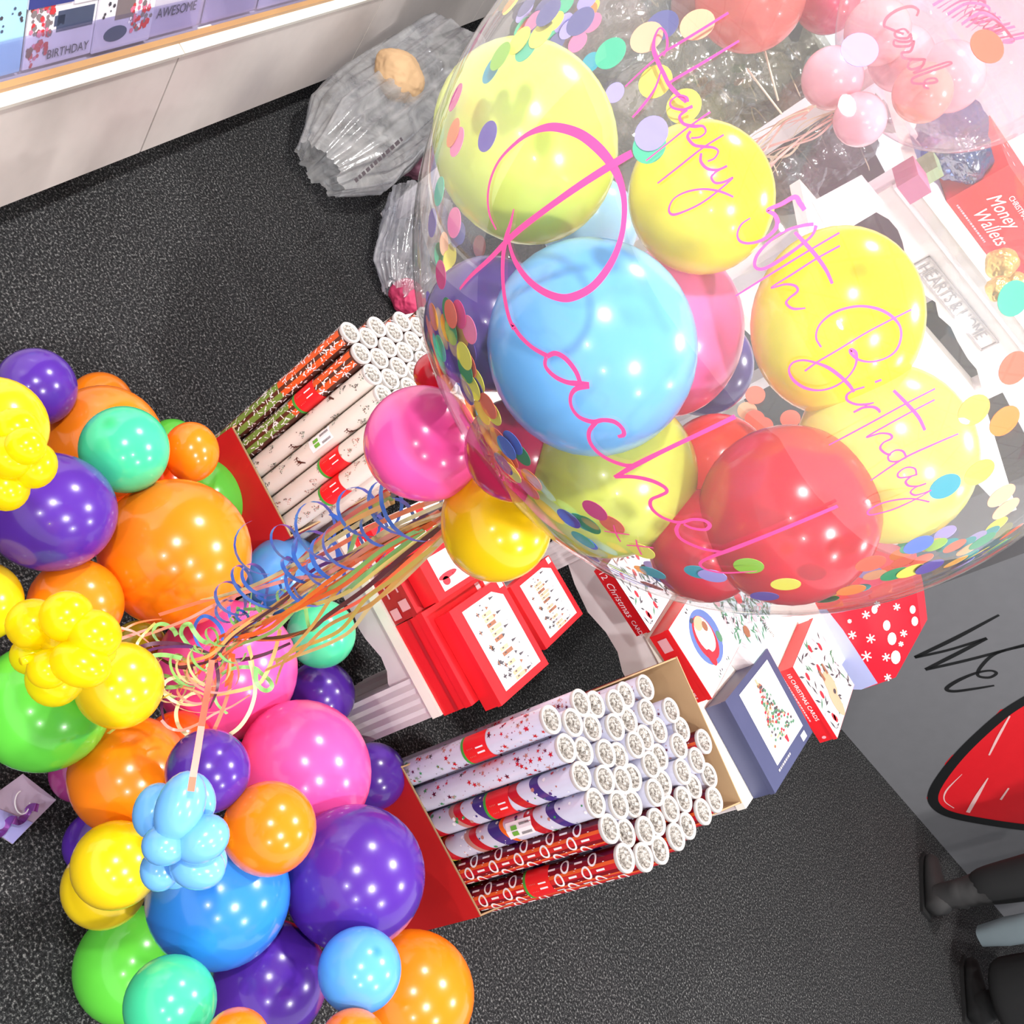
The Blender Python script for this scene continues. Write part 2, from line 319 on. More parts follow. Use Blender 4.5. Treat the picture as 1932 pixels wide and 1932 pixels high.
# ------------------------------------------------------------------ grey counter front on the right with script and red heart
ga = onz(1600, 1390, 0); gb = onz(1860, 1690, 0); gu = (gb - ga).normalized(); gn = Vector((gu.y, -gu.x, 0))
greym = mat('grey_counter', (112, 112, 116), 0.6, 0.3); inkm = mat('black_vinyl', (14, 14, 16), 0.5); redv = mat('red_vinyl', (222, 24, 36), 0.45); streak = mat('pale_streak', (240, 190, 190), .5)
ctr = thing('counter', ga + gu * .6, 'tall grey shop counter front with black script and a red heart', 'counter')
g = MB(); A = ga - gu * 0.55; Bq = ga + gu * 3.2
g.prism([A, Bq, Bq + Vector((0, 0, 1.25)), A + Vector((0, 0, 1.25))], -gn * 0.4); g.build('counter_panel', greym, ctr)
def gp(px, py, lift=0.001): return onp(px, py, ga, gn) + gn * lift
def strip_on(mb, pts, toP, n, k=6, mi=0, W=None):
    """pts: (x, y, width px); a ribbon of paint lying on a surface"""
    sp = smooth_path(pts, k); X = [toP(p[0], p[1]) for p in sp]; L = []; Rr = []
    for i, p in enumerate(X):
        T = (X[min(i + 1, len(X) - 1)] - X[max(i - 1, 0)]).normalized(); nv = n(p) if callable(n) else n
        S = T.cross(nv).normalized(); hw = sp[i][2] / F * (p - O).dot(FW) * 0.5; L.append(p + S * hw); Rr.append(p - S * hw)
    vs = L + Rr; m_ = len(L); mb.add(vs, [(i, i + 1, m_ + i + 1, m_ + i) for i in range(m_ - 1)], mi, True)
g = MB(); S = lambda pts: strip_on(g, pts, gp, gn)
S([(1885, 1160, 5), (1800, 1205, 9), (1726, 1240, 7)]); S([(1726, 1240, 7), (1790, 1226, 6), (1862, 1204, 7)]); S([(1862, 1204, 7), (1800, 1236, 9), (1746, 1263, 7)])
S([(1746, 1263, 7), (1830, 1244, 7), (1935, 1216, 6)]); S([(1935, 1218, 5), (1880, 1232, 7), (1852, 1256, 7), (1845, 1274, 6), (1866, 1278, 6), (1880, 1270, 6), (1868, 1265, 5), (1840, 1270, 6), (1805, 1285, 8), (1786, 1299, 8), (1800, 1304, 7), (1840, 1299, 6), (1876, 1293, 4)])
g.build('script_lettering', inkm, ctr)
hp = [(1990, 1290), (1932, 1322), (1885, 1354), (1820, 1414), (1776, 1468), (1760, 1502), (1770, 1524), (1800, 1538), (1861, 1550), (1932, 1560), (2010, 1566), (2110, 1560), (2180, 1500), (2200, 1420), (2160, 1330), (2090, 1280)]
g = MB(); red_in = [gp(x, y, .0006) for x, y in [(p[0], p[1]) for p in smooth_path(hp + [hp[0]], 5)][:-1]]; g.prism(red_in, gn * .0004, 0)
for q in ([(1783, 1440), (1797, 1424), (1812, 1424), (1790, 1462), (1779, 1462)], [(1748, 1505), (1757, 1492), (1764, 1515), (1753, 1515)], [(1876, 1352), (1888, 1338), (1902, 1338), (1890, 1358)]): g.prism([gp(x, y, .0003) for x, y in q], gn * .0002, 0)
g.build('heart', redv, ctr)
g = MB(); strip_on(g, [(x, y, 19) for x, y in hp] + [(hp[0][0], hp[0][1], 19)], lambda x, y: gp(x, y, .002), gn); g.build('heart_outline', inkm, ctr)
g = MB(); strip_on(g, [(1905, 1350, 3), (1883, 1390, 5), (1866, 1424, 3)], lambda x, y: gp(x, y, .0026), gn); g.build('heart_streak', streak, ctr); g = MB(); strip_on(g, [(1864, 1467, 2), (1843, 1502, 7), (1826, 1532, 7)], lambda x, y: gp(x, y, .0026), gn); g.build('heart_streak', streak, ctr); g = MB(); strip_on(g, [(1903, 1486, 3), (1888, 1508, 4)], lambda x, y: gp(x, y, .0026), gn); g.build('heart_streak', streak, ctr); g = MB(); strip_on(g, [(1815, 1460, 1), (1786, 1490, 3), (1782, 1510, 2), (1800, 1524, 2)], lambda x, y: gp(x, y, .0022), gn)
g.build('heart_streak', streak, ctr)
# ------------------------------------------------------------------ white carved display tables
V = Vector
def table(label, x0, x1, y0, y1, z, wave, colr, zb=None, name='display_table', grp=None):
    """tray top at z (edge 22 mm), carved apron (wave: list of x, z) and fluted corner posts"""
    t = thing(name, ((x0 + x1) / 2, (y0 + y1) / 2, 0), label, 'display table')
    g = MB(); g.box(((x0 + x1) / 2, (y0 + y1) / 2, z - .011), (x1 - x0, y1 - y0, .022)); g.build('tray_top', ledgem, t)
    top = z - .022; pts = [V((x, y0 + .012, zz)) for x, zz in wave]; pts = [V((wave[0][0], y0 + .012, top))] + pts + [V((wave[-1][0], y0 + .012, top))]
    g = MB(); n_ = len(wave)
    for i in range(n_ - 1):
        a, b = wave[i], wave[i + 1]
        q = [V((a[0], y0 + .01, a[1])), V((b[0], y0 + .01, b[1])), V((b[0], y0 + .01, top)), V((a[0], y0 + .01, top))]
        g.prism(q, V((0, .016, 0)))
    g.build('carved_apron', WHITE, t)
    g = MB(); g.box((x0 + .018, (y0 + y1) / 2, top - .035), (.016, y1 - y0 - .05, .07)); g.box((x1 - .018, (y0 + y1) / 2, top - .035), (.016, y1 - y0 - .05, .07)); g.build('side_rail', WHITE, t)
    for (cx, cy) in ((x1 - colr - .004, y0 + colr + .004), (x0 + colr + .004, y0 + colr + .004), (x0 + colr + .004, y1 - colr - .004), (x1 - colr - .004, y1 - colr - .004)):
        g = MB(); hw = colr; prof = []      # fluted square post: outline with grooves on each face
        for sd in range(4):
            a = V((math.cos(sd * math.pi / 2), math.sin(sd * math.pi / 2), 0)); b = V((-a.y, a.x, 0))
            for k in range(0, 9):
                tt = -1 + k / 4.0
                if k == 8: continue
                gr = 0.12 if k % 2 == 1 else 0.0
                prof.append(V((cx, cy, 0)) + a * (hw * (1 - gr)) + b * (hw * tt))
        n_ = len(prof); g.add([p + V((0, 0, 0.0)) for p in prof] + [p + V((0, 0, top)) for p in prof], [(i, (i + 1) % n_, n_ + (i + 1) % n_, n_ + i) for i in range(n_)]); g.build('fluted_leg', WHITE, t)
    return t
w1 = [(-.105, .40)] + [(ony(x, y, 1.51).x, ony(x, y, 1.51).z) for x, y in [(640, 1110), (657, 1145), (669, 1164), (677, 1186), (689, 1205), (707, 1226), (719, 1240), (730, 1267), (732, 1290)]]
w1 = sorted(w1); w1.append((.262, w1[-1][1]))
table('low white carved table carrying stacked red card boxes', -.105, .264, 1.5, 1.86, .485, w1, .04)
w2 = sorted([(ony(x, y, 2.11).x, ony(x, y, 2.11).z) for x, y in [(1041, 1019), (1069, 1056), (1084, 1102), (1109, 1155), (1143, 1193), (1165, 1230), (1174, 1267)]]); w2 = [(.1, w2[0][1])] + w2 + [(.6, w2[-1][1]), (.815, w2[-1][1])]
table('white carved table behind the full wrap bin, covered in card boxes', .1, .815, 2.1, 3.10, .60, w2, .03)
# tall unit with the carved header
ha = V((-.181, 2.24, 0)); hb = V((.155, 2.57, 0)); hu = (hb - ha).normalized(); hn = V((hu.y, -hu.x, 0))
HDM = mat('header_paint', (204, 197, 194), .4)
hd = thing('display_unit', ha + hu * .25, 'tall white display unit with HEARTS & HOME carved on its header', 'display unit')
def hp_(s, a, z): return ha + hu * s - hn * a + V((0, 0, z))       # a > 0 goes back
def hbox(s0, s1, a0_, a1, z0_, z1, name, mt_=WHITE, p=hd):
    g = MB(); g.hexa([hp_(s0, a0_, z0_), hp_(s1, a0_, z0_), hp_(s1, a1, z0_), hp_(s0, a1, z0_)], [hp_(s0, a0_, z1), hp_(s1, a0_, z1), hp_(s1, a1, z1), hp_(s0, a1, z1)]); return g.build(name, mt_, p)
hbox(-.04, .66, -.03, .42, 1.475, 1.497, 'top_shelf', ledgem)
hbox(-.03, .65, -.018, .012, 1.452, 1.475, 'cornice', HDM)
hbox(-.03, .65, -.01, .01, 1.44, 1.452, 'cornice_bead')
wv = sorted([((onp(x, y, ha, hn) - ha).dot(hu), onp(x, y, ha, hn).z) for x, y in [(1677, 414), (1694, 434), (1704, 460), (1712, 500), (1737, 551), (1766, 571), (1771, 597), (1794, 617), (1806, 643), (1826, 677), (1843, 697)]])
wv = [(-.03, wv[0][1] - .02)] + wv + [(.65, wv[-1][1] - .03)]
g = MB()
for i in range(len(wv) - 1):
    a, b = wv[i], wv[i + 1]; g.prism([hp_(a[0], 0, a[1]), hp_(b[0], 0, b[1]), hp_(b[0], 0, 1.452), hp_(a[0], 0, 1.452)], -hn * .016)
g.build('carved_header', HDM, hd)
# plaque: raised frame and letters
def hs(px, py): q = onp(px, py, ha, hn); return (q - ha).dot(hu), q.z
c1 = hs(1758, 478); c2 = hs(1728, 497); c3 = hs(1846, 672); c4 = hs(1874, 640)
s0_, s1_ = (c1[0] + c2[0]) / 2, (c3[0] + c4[0]) / 2; zt_, zb_ = (c1[1] + c4[1]) / 2, (c2[1] + c3[1]) / 2
g = MB()
for (a, b, c, d) in ((s0_, s1_, zt_ - .004, zt_), (s0_, s1_, zb_, zb_ + .004), (s0_, s0_ + .004, zb_, zt_), (s1_ - .004, s1_, zb_, zt_)):
    g.hexa([hp_(a, -.004, c), hp_(b, -.004, c), hp_(b, 0, c), hp_(a, 0, c)], [hp_(a, -.004, d), hp_(b, -.004, d), hp_(b, 0, d), hp_(a, 0, d)])
g.build('plaque_frame', mat('plaque_grey', (150, 143, 143), .5), hd)
g = MB(); cap = (zt_ - zb_) * .62 / .7
text_mesh(g, 'HEARTS & HOME', cap, hp_(s0_ + .012, 0, zb_ + (zt_ - zb_) * .2), hu, V((0, 0, 1)), 0, .003, 0, 1.0)
g.build('plaque_lettering', mat('plaque_letters', (128, 122, 124), .5), hd)
for s_ in (-.01, .63):
    for a_ in (.02, .38): hbox(s_ - .02, s_ + .02, a_ - .015, a_ + .025, .6005 if s_ > .5 and a_ < .1 else 0, 1.475, 'post')
hbox(-.12, .66, -.30, .05, 1.283, 1.305, 'pull_out_shelf', ledgem); hbox(-.02, .64, .02, .38, 1.02, 1.045, 'middle_shelf', ledgem)
table('plain white table behind the slimmer wrap bin, half hidden by balloons', -.46, -.06, 1.83, 2.12, .565, [(-.46, .50), (-.3, .46), (-.2, .46), (-.06, .50)], .02)
# ------------------------------------------------------------------ boxes lying on the tables
REDB = mat('red_card_box', (226, 30, 40), 0.35, .5); REDD = mat('red_card_box_inset', (176, 22, 32), .5); PRW = mat('print_white', (247, 244, 248), 0.4)
NAVY = mat('navy_card_box', (74, 78, 112), 0.4); INK = mat('print_ink', (78, 70, 76), .6); PGR = mat('print_green', (84, 128, 100), .6); PBR = mat('print_brown', (150, 96, 72), .6)
PBL = mat('print_blue', (96, 116, 176), .5); PRE = mat('print_red', (206, 44, 58), .5); PTN = mat('print_tan', (206, 170, 140), .5); PPK = mat('print_pink', (232, 170, 180), .5); PMT = mat('print_mist', (206, 224, 230), .5); PGY = mat('print_grey', (176, 172, 178), .5)
BP = [REDB, PRW, INK, PGR, PBR, PBL, PRE, PTN, PPK, PMT, PGY, NAVY, REDD]
class Box:
    def __init__(s, fbl, fbr, ftl, back, z0, shrink=1.0, zt=None):
        s.a = onz(*fbl, z0) if not isinstance(fbl, V) else fbl; b = onz(*fbr, z0) if not isinstance(fbr, V) else fbr
        s.r = (b - s.a); s.r.z = 0; s.w = s.r.length; s.r.normalize(); s.bk = V((-s.r.y, s.r.x, 0)); s.z0 = z0
        if s.bk.dot(V((0, 1, 0))) < 0: s.bk = -s.bk
        s.zt = zt if zt is not None else onp(*ftl, s.a, -s.bk).z
        q = onz(*back, s.zt) if not isinstance(back, (int, float)) else None
        s.d = (q - s.a).dot(s.bk) if q is not None else back
        s.h = s.zt - z0
    def top(s, x, y, l=0): return s.a + s.r * (x * s.w) + s.bk * (y * s.d) + V((0, 0, s.h + l))
    def front(s, x, y, l=0): return s.a + s.r * (x * s.w) + V((0, 0, y * s.h)) - s.bk * l
    def make(s, name, label, cat, mi, prints, group=None, lid=True):
        t = thing(name, s.a + s.r * s.w / 2 + s.bk * s.d / 2, label, cat, group)
        c = [s.a, s.a + s.r * s.w, s.a + s.r * s.w + s.bk * s.d, s.a + s.bk * s.d]
        g = MB(); k = .78 if lid else 1.0
        e = .0015 if lid else 0
        g.hexa([p + V((0, 0, .0005)) for p in c], [p + V((0, 0, s.h * k)) for p in c], mi)
        if lid:
            c2 = [c[0] - s.r * e - s.bk * e, c[1] + s.r * e - s.bk * e, c[2] + s.r * e + s.bk * e, c[3] - s.r * e + s.bk * e]
            g.hexa([p + V((0, 0, s.h * k)) for p in c2], [p + V((0, 0, s.h)) for p in c2], mi)
        g.build('box_body', BP, t)
        if prints:
            g = MB(); prints(s, g); g.build('printed_cover', BP, t)
        return t
def poly(g, s, pts, mi, lift=.0006, face='top'):
    f = s.top if face == 'top' else s.front; l0 = .0016 if face == 'front' else 0
    g.prism([f(x, y, lift + l0) for x, y in pts], V((0, 0, .0002)) if face == 'top' else -s.bk * .0002, mi)
def disc(g, s, x, y, rx, ry, mi, lift=.001, n=14, face='top', rot=0):
    poly(g, s, [(x + rx * math.cos(a + rot), y + ry * math.sin(a + rot)) for a in [i * 2 * math.pi / n for i in range(n)]], mi, lift, face)
def rect(g, s, x0, y0, x1, y1, mi, lift=.0006, face='top'): poly(g, s, [(x0, y0), (x1, y0), (x1, y1), (x0, y1)], mi, lift, face)
def ftext(g, s, txt, x, y, size, mi, shear=0):
    text_mesh(g, txt, size, s.front(x, y, .002), s.r, V((0, 0, 1)), mi, .0006, shear)
def pr_town(s, g):      # white inset with a row of little houses, people and trees
    rng = random.Random(3)
    poly(g, s, [(.07, .16), (.93, .16), (.93, .9), (.16, .9), (.07, .74)], 1, .0005)
    for i in range(16):
        x = .1 + i * .052; hgt = rng.uniform(.1, .22); rect(g, s, x, .40, x + .04, .40 + hgt, rng.choice([7, 4, 10, 7, 1, 2]), .0009)
        if i % 2: poly(g, s, [(x, .40 + hgt), (x + .04, .40 + hgt), (x + .02, .45 + hgt)], rng.choice([2, 4, 10]), .0012)
        if i % 3 == 0: poly(g, s, [(x, .64), (x + .03, .64), (x + .015, .74)], 2, .0012)
        rect(g, s, x + .01, .44, x + .022, .47, 2, .0013)
    for i in range(12):
        x = .1 + rng.random() * .8; y = .22 + rng.random() * .13; rect(g, s, x, y, x + .018, y + .06, 2, .0009); rect(g, s, x - .016, y + .02, x + .034, y + .035, rng.choice([2, 4]), .001)
    for i in range(60):
        x = .2 + rng.random() * .7; y = .68 + rng.random() * .2; disc(g, s, x, y, .008, .01, 10, .001, 5)
    rect(g, s, .0, .90, .09, .98, 1, .0006)
Z1 = .4855
zt = {}
bB = Box((746, 1182), (838, 1351), (795, 1155), .2, Z1); bB.make('card_box', 'open-fronted red card box under the one with a printed village', 'card box', 0, lambda s, g: (rect(g, s, .03, .86, .6, .93, 1), rect(g, s, .9, .2, .93, .9, 1), rect(g, s, .0, .45, 1, .55, 12, .0004, 'front')))
bC = Box((819, 1169), (916, 1342), (847, 1152), (947, 1096), bB.zt + .0006); bC.make('card_box', 'red box of cards with a village picture, front of the low table', 'card box', 0, pr_town)
bA = Box((704, 1102), (746, 1180), (745, 1078), .19, Z1)
def labs(s, g):
    rect(g, s, .68, .1, .92, .42, 8, .0006, 'front'); rect(g, s, .58, .55, .82, .9, 8, .0006, 'front'); rect(g, s, .1, .3, .45, .36, 8, .0006, 'front'); rect(g, s, .05, .72, .4, .78, 8, .0006, 'front')
bA.make('card_box', 'dark red card box with two pale spine labels, left on the low table', 'card box', 12, labs)
def pr_stocking(s, g):
    rng = random.Random(5); rect(g, s, .1, .14, .9, .9, 1, .0005)
    disc(g, s, .62, .3, .07, .16, 6, .001, 14, 'top', .4); disc(g, s, .72, .24, .1, .06, 6, .001)
    for i in range(40): disc(g, s, rng.uniform(.15, .85), rng.uniform(.35, .85), .006, .012, rng.choice([10, 8, 7]), .001, 5)
bL = Box((662, 1012), (700, 1084), None, .16, Z1, zt=Z1 + .05)
def pr_l(s, g): rect(g, s, .1, .2, .9, .85, 1); ftext(g, s, '~3', .2, .3, s.h * .5, 1)
bL.make('card_box', 'red card box behind the ribbons at the far end of the low table', 'card box', 0, pr_l)
bA2 = Box((757, 1070), (800, 1148), (777, 1059), (940, 1090), bA.zt + .0006, zt=bA.zt + .04)
bA2.make('card_box', 'red card box with a stocking picture, behind the yellow balloon', 'card box', 0, pr_stocking)
bD = Box((938, 1120), (1005, 1234), (958, 1098), (1111, 1179), bB.zt - .03); 
bD.d = min(bD.d, .2); bD.make('card_box', 'red box of cards with a village picture, at the back of the low table', 'card box', 0, pr_town)
Z2 = .6008
def pr_words(t1, t2):
    def f(s, g):
        ftext(g, s, t1, .05, .28, s.h * .62, 1, .3 if t1 != 'x' else 0)
        ftext(g, s, t2, .6, .28, s.h * .42, 1)
    return f
def pr_birds(s, g):
    rng = random.Random(11); rect(g, s, .0, .0, 1, 1, 1, .0004)
    for i in range(70):
        x = rng.random() * .94 + .03; y = rng.random() * .94 + .03; a = rng.random() * 3.14; c, sn = math.cos(a), math.sin(a); L = .09 + .07 * rng.random(); q = .016
        poly(g, s, [(x - c * L / 2, y - sn * L / 2), (x + sn * q, y - c * q), (x + c * L / 2, y + sn * L / 2), (x - sn * q, y + c * q)], rng.choice([2, 2, 10, 3]), .0009 + .0003 * rng.random())
    for i in range(9): disc(g, s, .1 + rng.random() * .8, .1 + rng.random() * .8, .055, .035, 6, .0014, 8, 'top', rng.random() * 3)
q0 = onz(1120, 1078, Z2); q1 = onz(1201, 1201, Z2); hgt = .036; zz = Z2
for k in range(3):
    bb_ = Box(q0.copy(), q1.copy(), None, .16, zz, zt=zz + hgt)
    bb_.make('card_box', ['lowest', 'middle', 'topmost'][k] + ' red box in the stack of three Christmas card boxes', 'card box', 0, (lambda kk: (lambda s, g: (ftext(g, s, '12', .03, .25, s.h * .6, 1), ftext(g, s, 'Christmas', .2, .25, s.h * .6, 1, .35), ftext(g, s, 'CARDS', .78, .28, s.h * .38, 1), pr_birds(s, g) if kk == 2 else None)))(k))
    zz += hgt + .0008
def pr_robin(s, g):
    rect(g, s, 0, 0, 1, 1, 1, .0004); disc(g, s, .5, .52, .36, .3, 5, .0008, 28); disc(g, s, .5, .5, .3, .2, 6, .0011, 24); disc(g, s, .46, .52, .24, .16, 1, .0014, 22); disc(g, s, .3, .52, .09, .1, 7, .0017, 12); disc(g, s, .4, .6, .07, .05, 4, .0018, 10)
    disc(g, s, .72, .4, .12, .06, 6, .0016, 12); disc(g, s, .2, .44, .03, .04, 2, .002, 8); disc(g, s, .66, .74, .08, .05, 3, .0012, 10); rng = random.Random(8)
    for i in range(26):
        x = rng.choice([.03, .92]) + rng.random() * .07; y = .3 + rng.random() * .4; disc(g, s, x, y, .02, .008, rng.choice([10, 2, 3]), .001, 6, 'top', rng.random() * 3)
def sp_robin(s, g):
    pr_robin(s, g); rect(g, s, .08, .25, .26, .7, 8, .0006, 'front'); ftext(g, s, '~12', .34, .35, s.h * .22, 8)
bR = Box((1225, 1203), (1306, 1330), (1258, 1183), (1415, 1250), Z2); bR.make('card_box', 'red spined card box with a robin in an oval on its white lid', 'card box', 0, sp_robin)
def pr_tree(s, g):
    rng = random.Random(21); rect(g, s, .07, .22, .86, .9, 1, .0005)
    for i in range(170):
        t_ = rng.random(); x = .16 + t_ * .58; w_ = .02 + .24 * t_; y = .56 + (rng.random() * 2 - 1) * w_; disc(g, s, x, y, .015, .02, rng.choice([3, 3, 10, 6, 7, 2, 4]), .0008 + .0006 * rng.random(), 6, 'top', rng.random() * 3)
    poly(g, s, [(.75, .53), (.82, .545), (.82, .575), (.75, .59)], 6, .0012); rect(g, s, .1, .54, .17, .57, 7, .0012)
    rect(g, s, .9, .78, .97, .88, 1, .0006)
    text_mesh(g, '~9', .012, s.top(.92, .2, .0), s.bk, -s.r, 10, .001)
bN = Box((1330, 1337), (1422, 1507), (1366, 1317), (1544, 1402), Z2); bN.make('card_box', 'slate blue card box with a dotted Christmas tree on its white lid', 'card box', 11, pr_tree)
def pr_deer(s, g):
    pr_birds(s, g); disc(g, s, .62, .5, .17, .12, 7, .0016, 16); disc(g, s, .8, .42, .2, .1, 7, .0017, 14, 'top', .5); disc(g, s, .72, .5, .03, .035, 2, .0022, 10); rect(g, s, .38, .42, .52, .47, 4, .0019); rect(g, s, .38, .56, .52, .6, 4, .0019)
    ftext(g, s, '10 CHRISTMAS CARDS', .05, .5, s.h * .3, 1); ftext(g, s, '~20', .05, .18, s.h * .17, 8); disc(g, s, .94, .4, .02, .12, 8, .0006, 8, 'front')
bT = Box((1464, 1270), (1547, 1402), (1493, 1254), (1632, 1326), Z2); bT.make('card_box', 'red box lettered 10 CHRISTMAS CARDS with a reindeer lid', 'card box', 0, pr_deer)
def pr_floral(s, g):
    rng = random.Random(4); rect(g, s, 0, 0, 1, 1, 9, .0004)
    kk = s.w / s.d
    for i in range(420):
        x = rng.uniform(.03, .97); y = rng.uniform(.02, 1.1)
        if abs(x - y * .8) < rng.random() * .55 + .12:
            a = rng.random() * 3.14; c, sn = math.cos(a), math.sin(a); L = .08; q = .016; L *= .75; poly(g, s, [(x - c * L, (y - sn * L) * kk), (x + sn * q, (y - c * q) * kk), (x + c * L, (y + sn * L) * kk), (x - sn * q, (y + c * q) * kk)], rng.choice([3, 3, 10, 2, 3, 8]), .0007 + .0006 * rng.random())
    for x, y, r_, c in ((.3, .3, .09, 1), (.2, .5, .07, 4), (.65, .3, .07, 4), (.42, .62, .08, 6), (.48, .5, .06, 1), (.12, .22, .05, 8), (.75, .62, .05, 8)):
        for k in range(6): disc(g, s, x + r_ * .5 * math.cos(k), (y + r_ * .5 * math.sin(k)) * kk, r_ * .55, r_ * .5 * kk, c, .0015 + k * .0001, 10)
    text_mesh(g, '~2', .03, s.top(.52, .80 * kk, 0), s.r, s.bk, 2, .0016, .4); text_mesh(g, 'Winter Wishes', .022, s.top(.5, .66 * kk, 0), s.r, s.bk, 2, .0016, .4)
bF = Box((1345, 1172), (1427, 1282), None, .2, Z2, zt=Z2 + .05); 
fl = onz(1335, 1150, bF.zt); fr = onz(1437, 1270, bF.zt); fb = onz(1584, 1218, bF.zt)
bF.a = V((fl.x, fl.y, Z2)); bF.r = (fr - fl).normalized(); bF.w = (fr - fl).length; bF.bk = V((-bF.r.y, bF.r.x, 0)); bF.d = (fb - fl).dot(bF.bk)
bF.make('card_box', 'white card box with pine cones and berries lettered Winter Wishes', 'card box', 1, pr_floral)
# gift bag with snowflakes standing behind the boxes
yb = 2.975; gbm = thing('gift_bag', ony(1600, 1250, yb), 'red gift bag with snowflakes and snowmen, lilac band at its foot', 'gift bag')
GB = [(1470, 1100), (1500, 1180), (1560, 1300), (1625, 1301), (1658, 1290), (1690, 1278), (1738, 1190), (1730, 1122), (1716, 1060), (1600, 1020)]
g = MB(); g.prism([ony(x, y, yb) for x, y in GB], V((0, .09, 0))); g.build('bag_body', mat('gift_bag_red', (224, 36, 56), .3), gbm)
g = MB(); g.prism([ony(x, y, yb - .001) for x, y in [(1500, 1150), (1560, 1300), (1625, 1301), (1656, 1289), (1590, 1188), (1560, 1150)]], V((0, -.0005, 0))); g.build('lilac_band', mat('gift_bag_lilac', (172, 180, 224), .35), gbm)
rng = random.Random(2)
for (x, y, r_) in [(1608, 1198, 8), (1643, 1205, 9), (1635, 1238, 10), (1672, 1240, 8), (1692, 1145, 7), (1634, 1160, 8), (1705, 1195, 7), (1603, 1172, 4), (1675, 1278, 7), (1655, 1140, 6), (1700, 1215, 5)]:
    g = MB()
    for k in range(3):
        a = k * math.pi / 3 + .3; d = (math.cos(a) * r_, math.sin(a) * r_); n_ = (-math.sin(a) * 1.3, math.cos(a) * 1.3)
        g.prism([ony(x + q[0], y + q[1], yb - .0012) for q in ((-d[0] - n_[0], -d[1] - n_[1]), (d[0] - n_[0], d[1] - n_[1]), (d[0] + n_[0], d[1] + n_[1]), (-d[0] + n_[0], -d[1] + n_[1]))], V((0, -.0003 - .0001 * k, 0)))
    g.build('snowflake', PRW, gbm)
for (x, y, r_) in [(1673, 1180, 10), (1683, 1205, 12), (1690, 1240, 13), (1722, 1150, 8), (1726, 1172, 9), (1650, 1150, 8)]:
    g = MB(); g.prism([ony(x + r_ * .7 * math.cos(i * .52), y + r_ * math.sin(i * .52), yb - .0018) for i in range(12)], V((0, -.0004, 0))); g.build('snowman', PRW, gbm)
# gift bags and boxes on the top shelf and middle of the tall unit
mw = Box(onz(1785, 379, 1.4975), onz(1849, 478, 1.4975), None, .15, 1.4975, zt=1.4975 + .12)
mw.r = hu.copy(); mw.w = .34; mw.bk = -hn
def pr_mw(s, g):
    ftext(g, s, 'CHRISTMAS', .2, .74, .014, 1); text_mesh(g, 'Money', .036, s.front(.12, .48, .002), s.r, V((0, 0, 1)), 1, .0006, .4); text_mesh(g, 'Wallets', .036, s.front(.16, .2, .002), s.r, V((0, 0, 1)), 1, .0006, .4)
    ftext(g, s, '~18', .06, .08, .008, 8)
    rng = random.Random(9)
    for i in range(14): disc(g, s, rng.random() * .9 + .05, rng.random() * .8 + .1, .016, .03, 8, .001, 6)
mw.make('money_wallet_box', 'red box lettered Christmas Money Wallets on the top shelf', 'box', 0, pr_mw, None, False)
# ------------------------------------------------------------------ bins of wrapping paper rolls
KRAFT = mat('kraft_card', (178, 146, 108), .8); BINR = mat('bin_red', (196, 26, 30), .5)
def bin_(label, fl, fr, br, bl, zf, zb, letters):
    t = thing('wrap_bin', (fl + fr + br + bl) / 4, label, 'display bin')
    def wall(a, b, za, zbk, name, inn):
        n_ = V((a.y - b.y, b.x - a.x, 0)).normalized() * .003; n_ = n_ if n_.dot(inn - a) > 0 else -n_
        g = MB(); q = [a, b, b + V((0, 0, zbk)), a + V((0, 0, za))]
        g.prism(q, n_, 0, 1); g.mi[-6:] ; ob = g.build(name, [KRAFT, KRAFT] if name != 'front_panel' else [BINR, KRAFT], t); return g
    c = (fl + fr + br + bl) / 4
    def panel(a, b, za, zbk, name, red):
        n_ = V((a.y - b.y, b.x - a.x, 0)).normalized() * .0035; n_ = n_ if n_.dot(c - a) > 0 else -n_
        g = MB(); g.prism([a + n_, b + n_, b + n_ + V((0, 0, zbk)), a + n_ + V((0, 0, za))], -n_ * .9, 1)
        o = [a, b, b + V((0, 0, zbk - .0015)), a + V((0, 0, za - .0015))]; o = [p - n_ * .05 for p in o]
        g.add(o, [(0, 1, 2, 3)], 0 if red else 1)
        if name == 'front_panel' and letters:
            r = (b - a).normalized(); text_mesh(g, letters, .10, a + r * ((b - a).length * .38) - n_ * .2 + V((0, 0, .13)), r, V((0, 0, 1)), 2, .001)
        g.build(name, [BINR, KRAFT, PRW], t)
    panel(fl, fr, zf, zf, 'front_panel', True); panel(fr, br, zf, zb, 'side_panel', True); panel(fl, bl, zf, zb, 'side_panel', True); panel(bl, br, zb, zb, 'back_panel', False)
    g = MB(); g.prism([p * .97 + c * .03 + V((0, 0, .004)) for p in (fl, fr, br, bl)], V((0, 0, .006))); g.build('base_panel', KRAFT, t)
    return t
bin_('full cardboard bin of wrapping rolls with a red front, nearest the bottom', V((.318, 1.474, 0)), V((.632, 1.474, 0)), V((.735, 1.93, 0)), V((.42, 1.975, 0)), .362, .70, 'Oo')
bin_('red fronted cardboard bin of wrapping rolls beside the bright garland', V((-.384, 1.492, 0)), V((-.152, 1.492, 0)), V((-.152, 1.79, 0)), V((-.395, 1.79, 0)), .372, .60, None)
FILMW = mat('roll_film_white', (190, 184, 182), .25, .6)
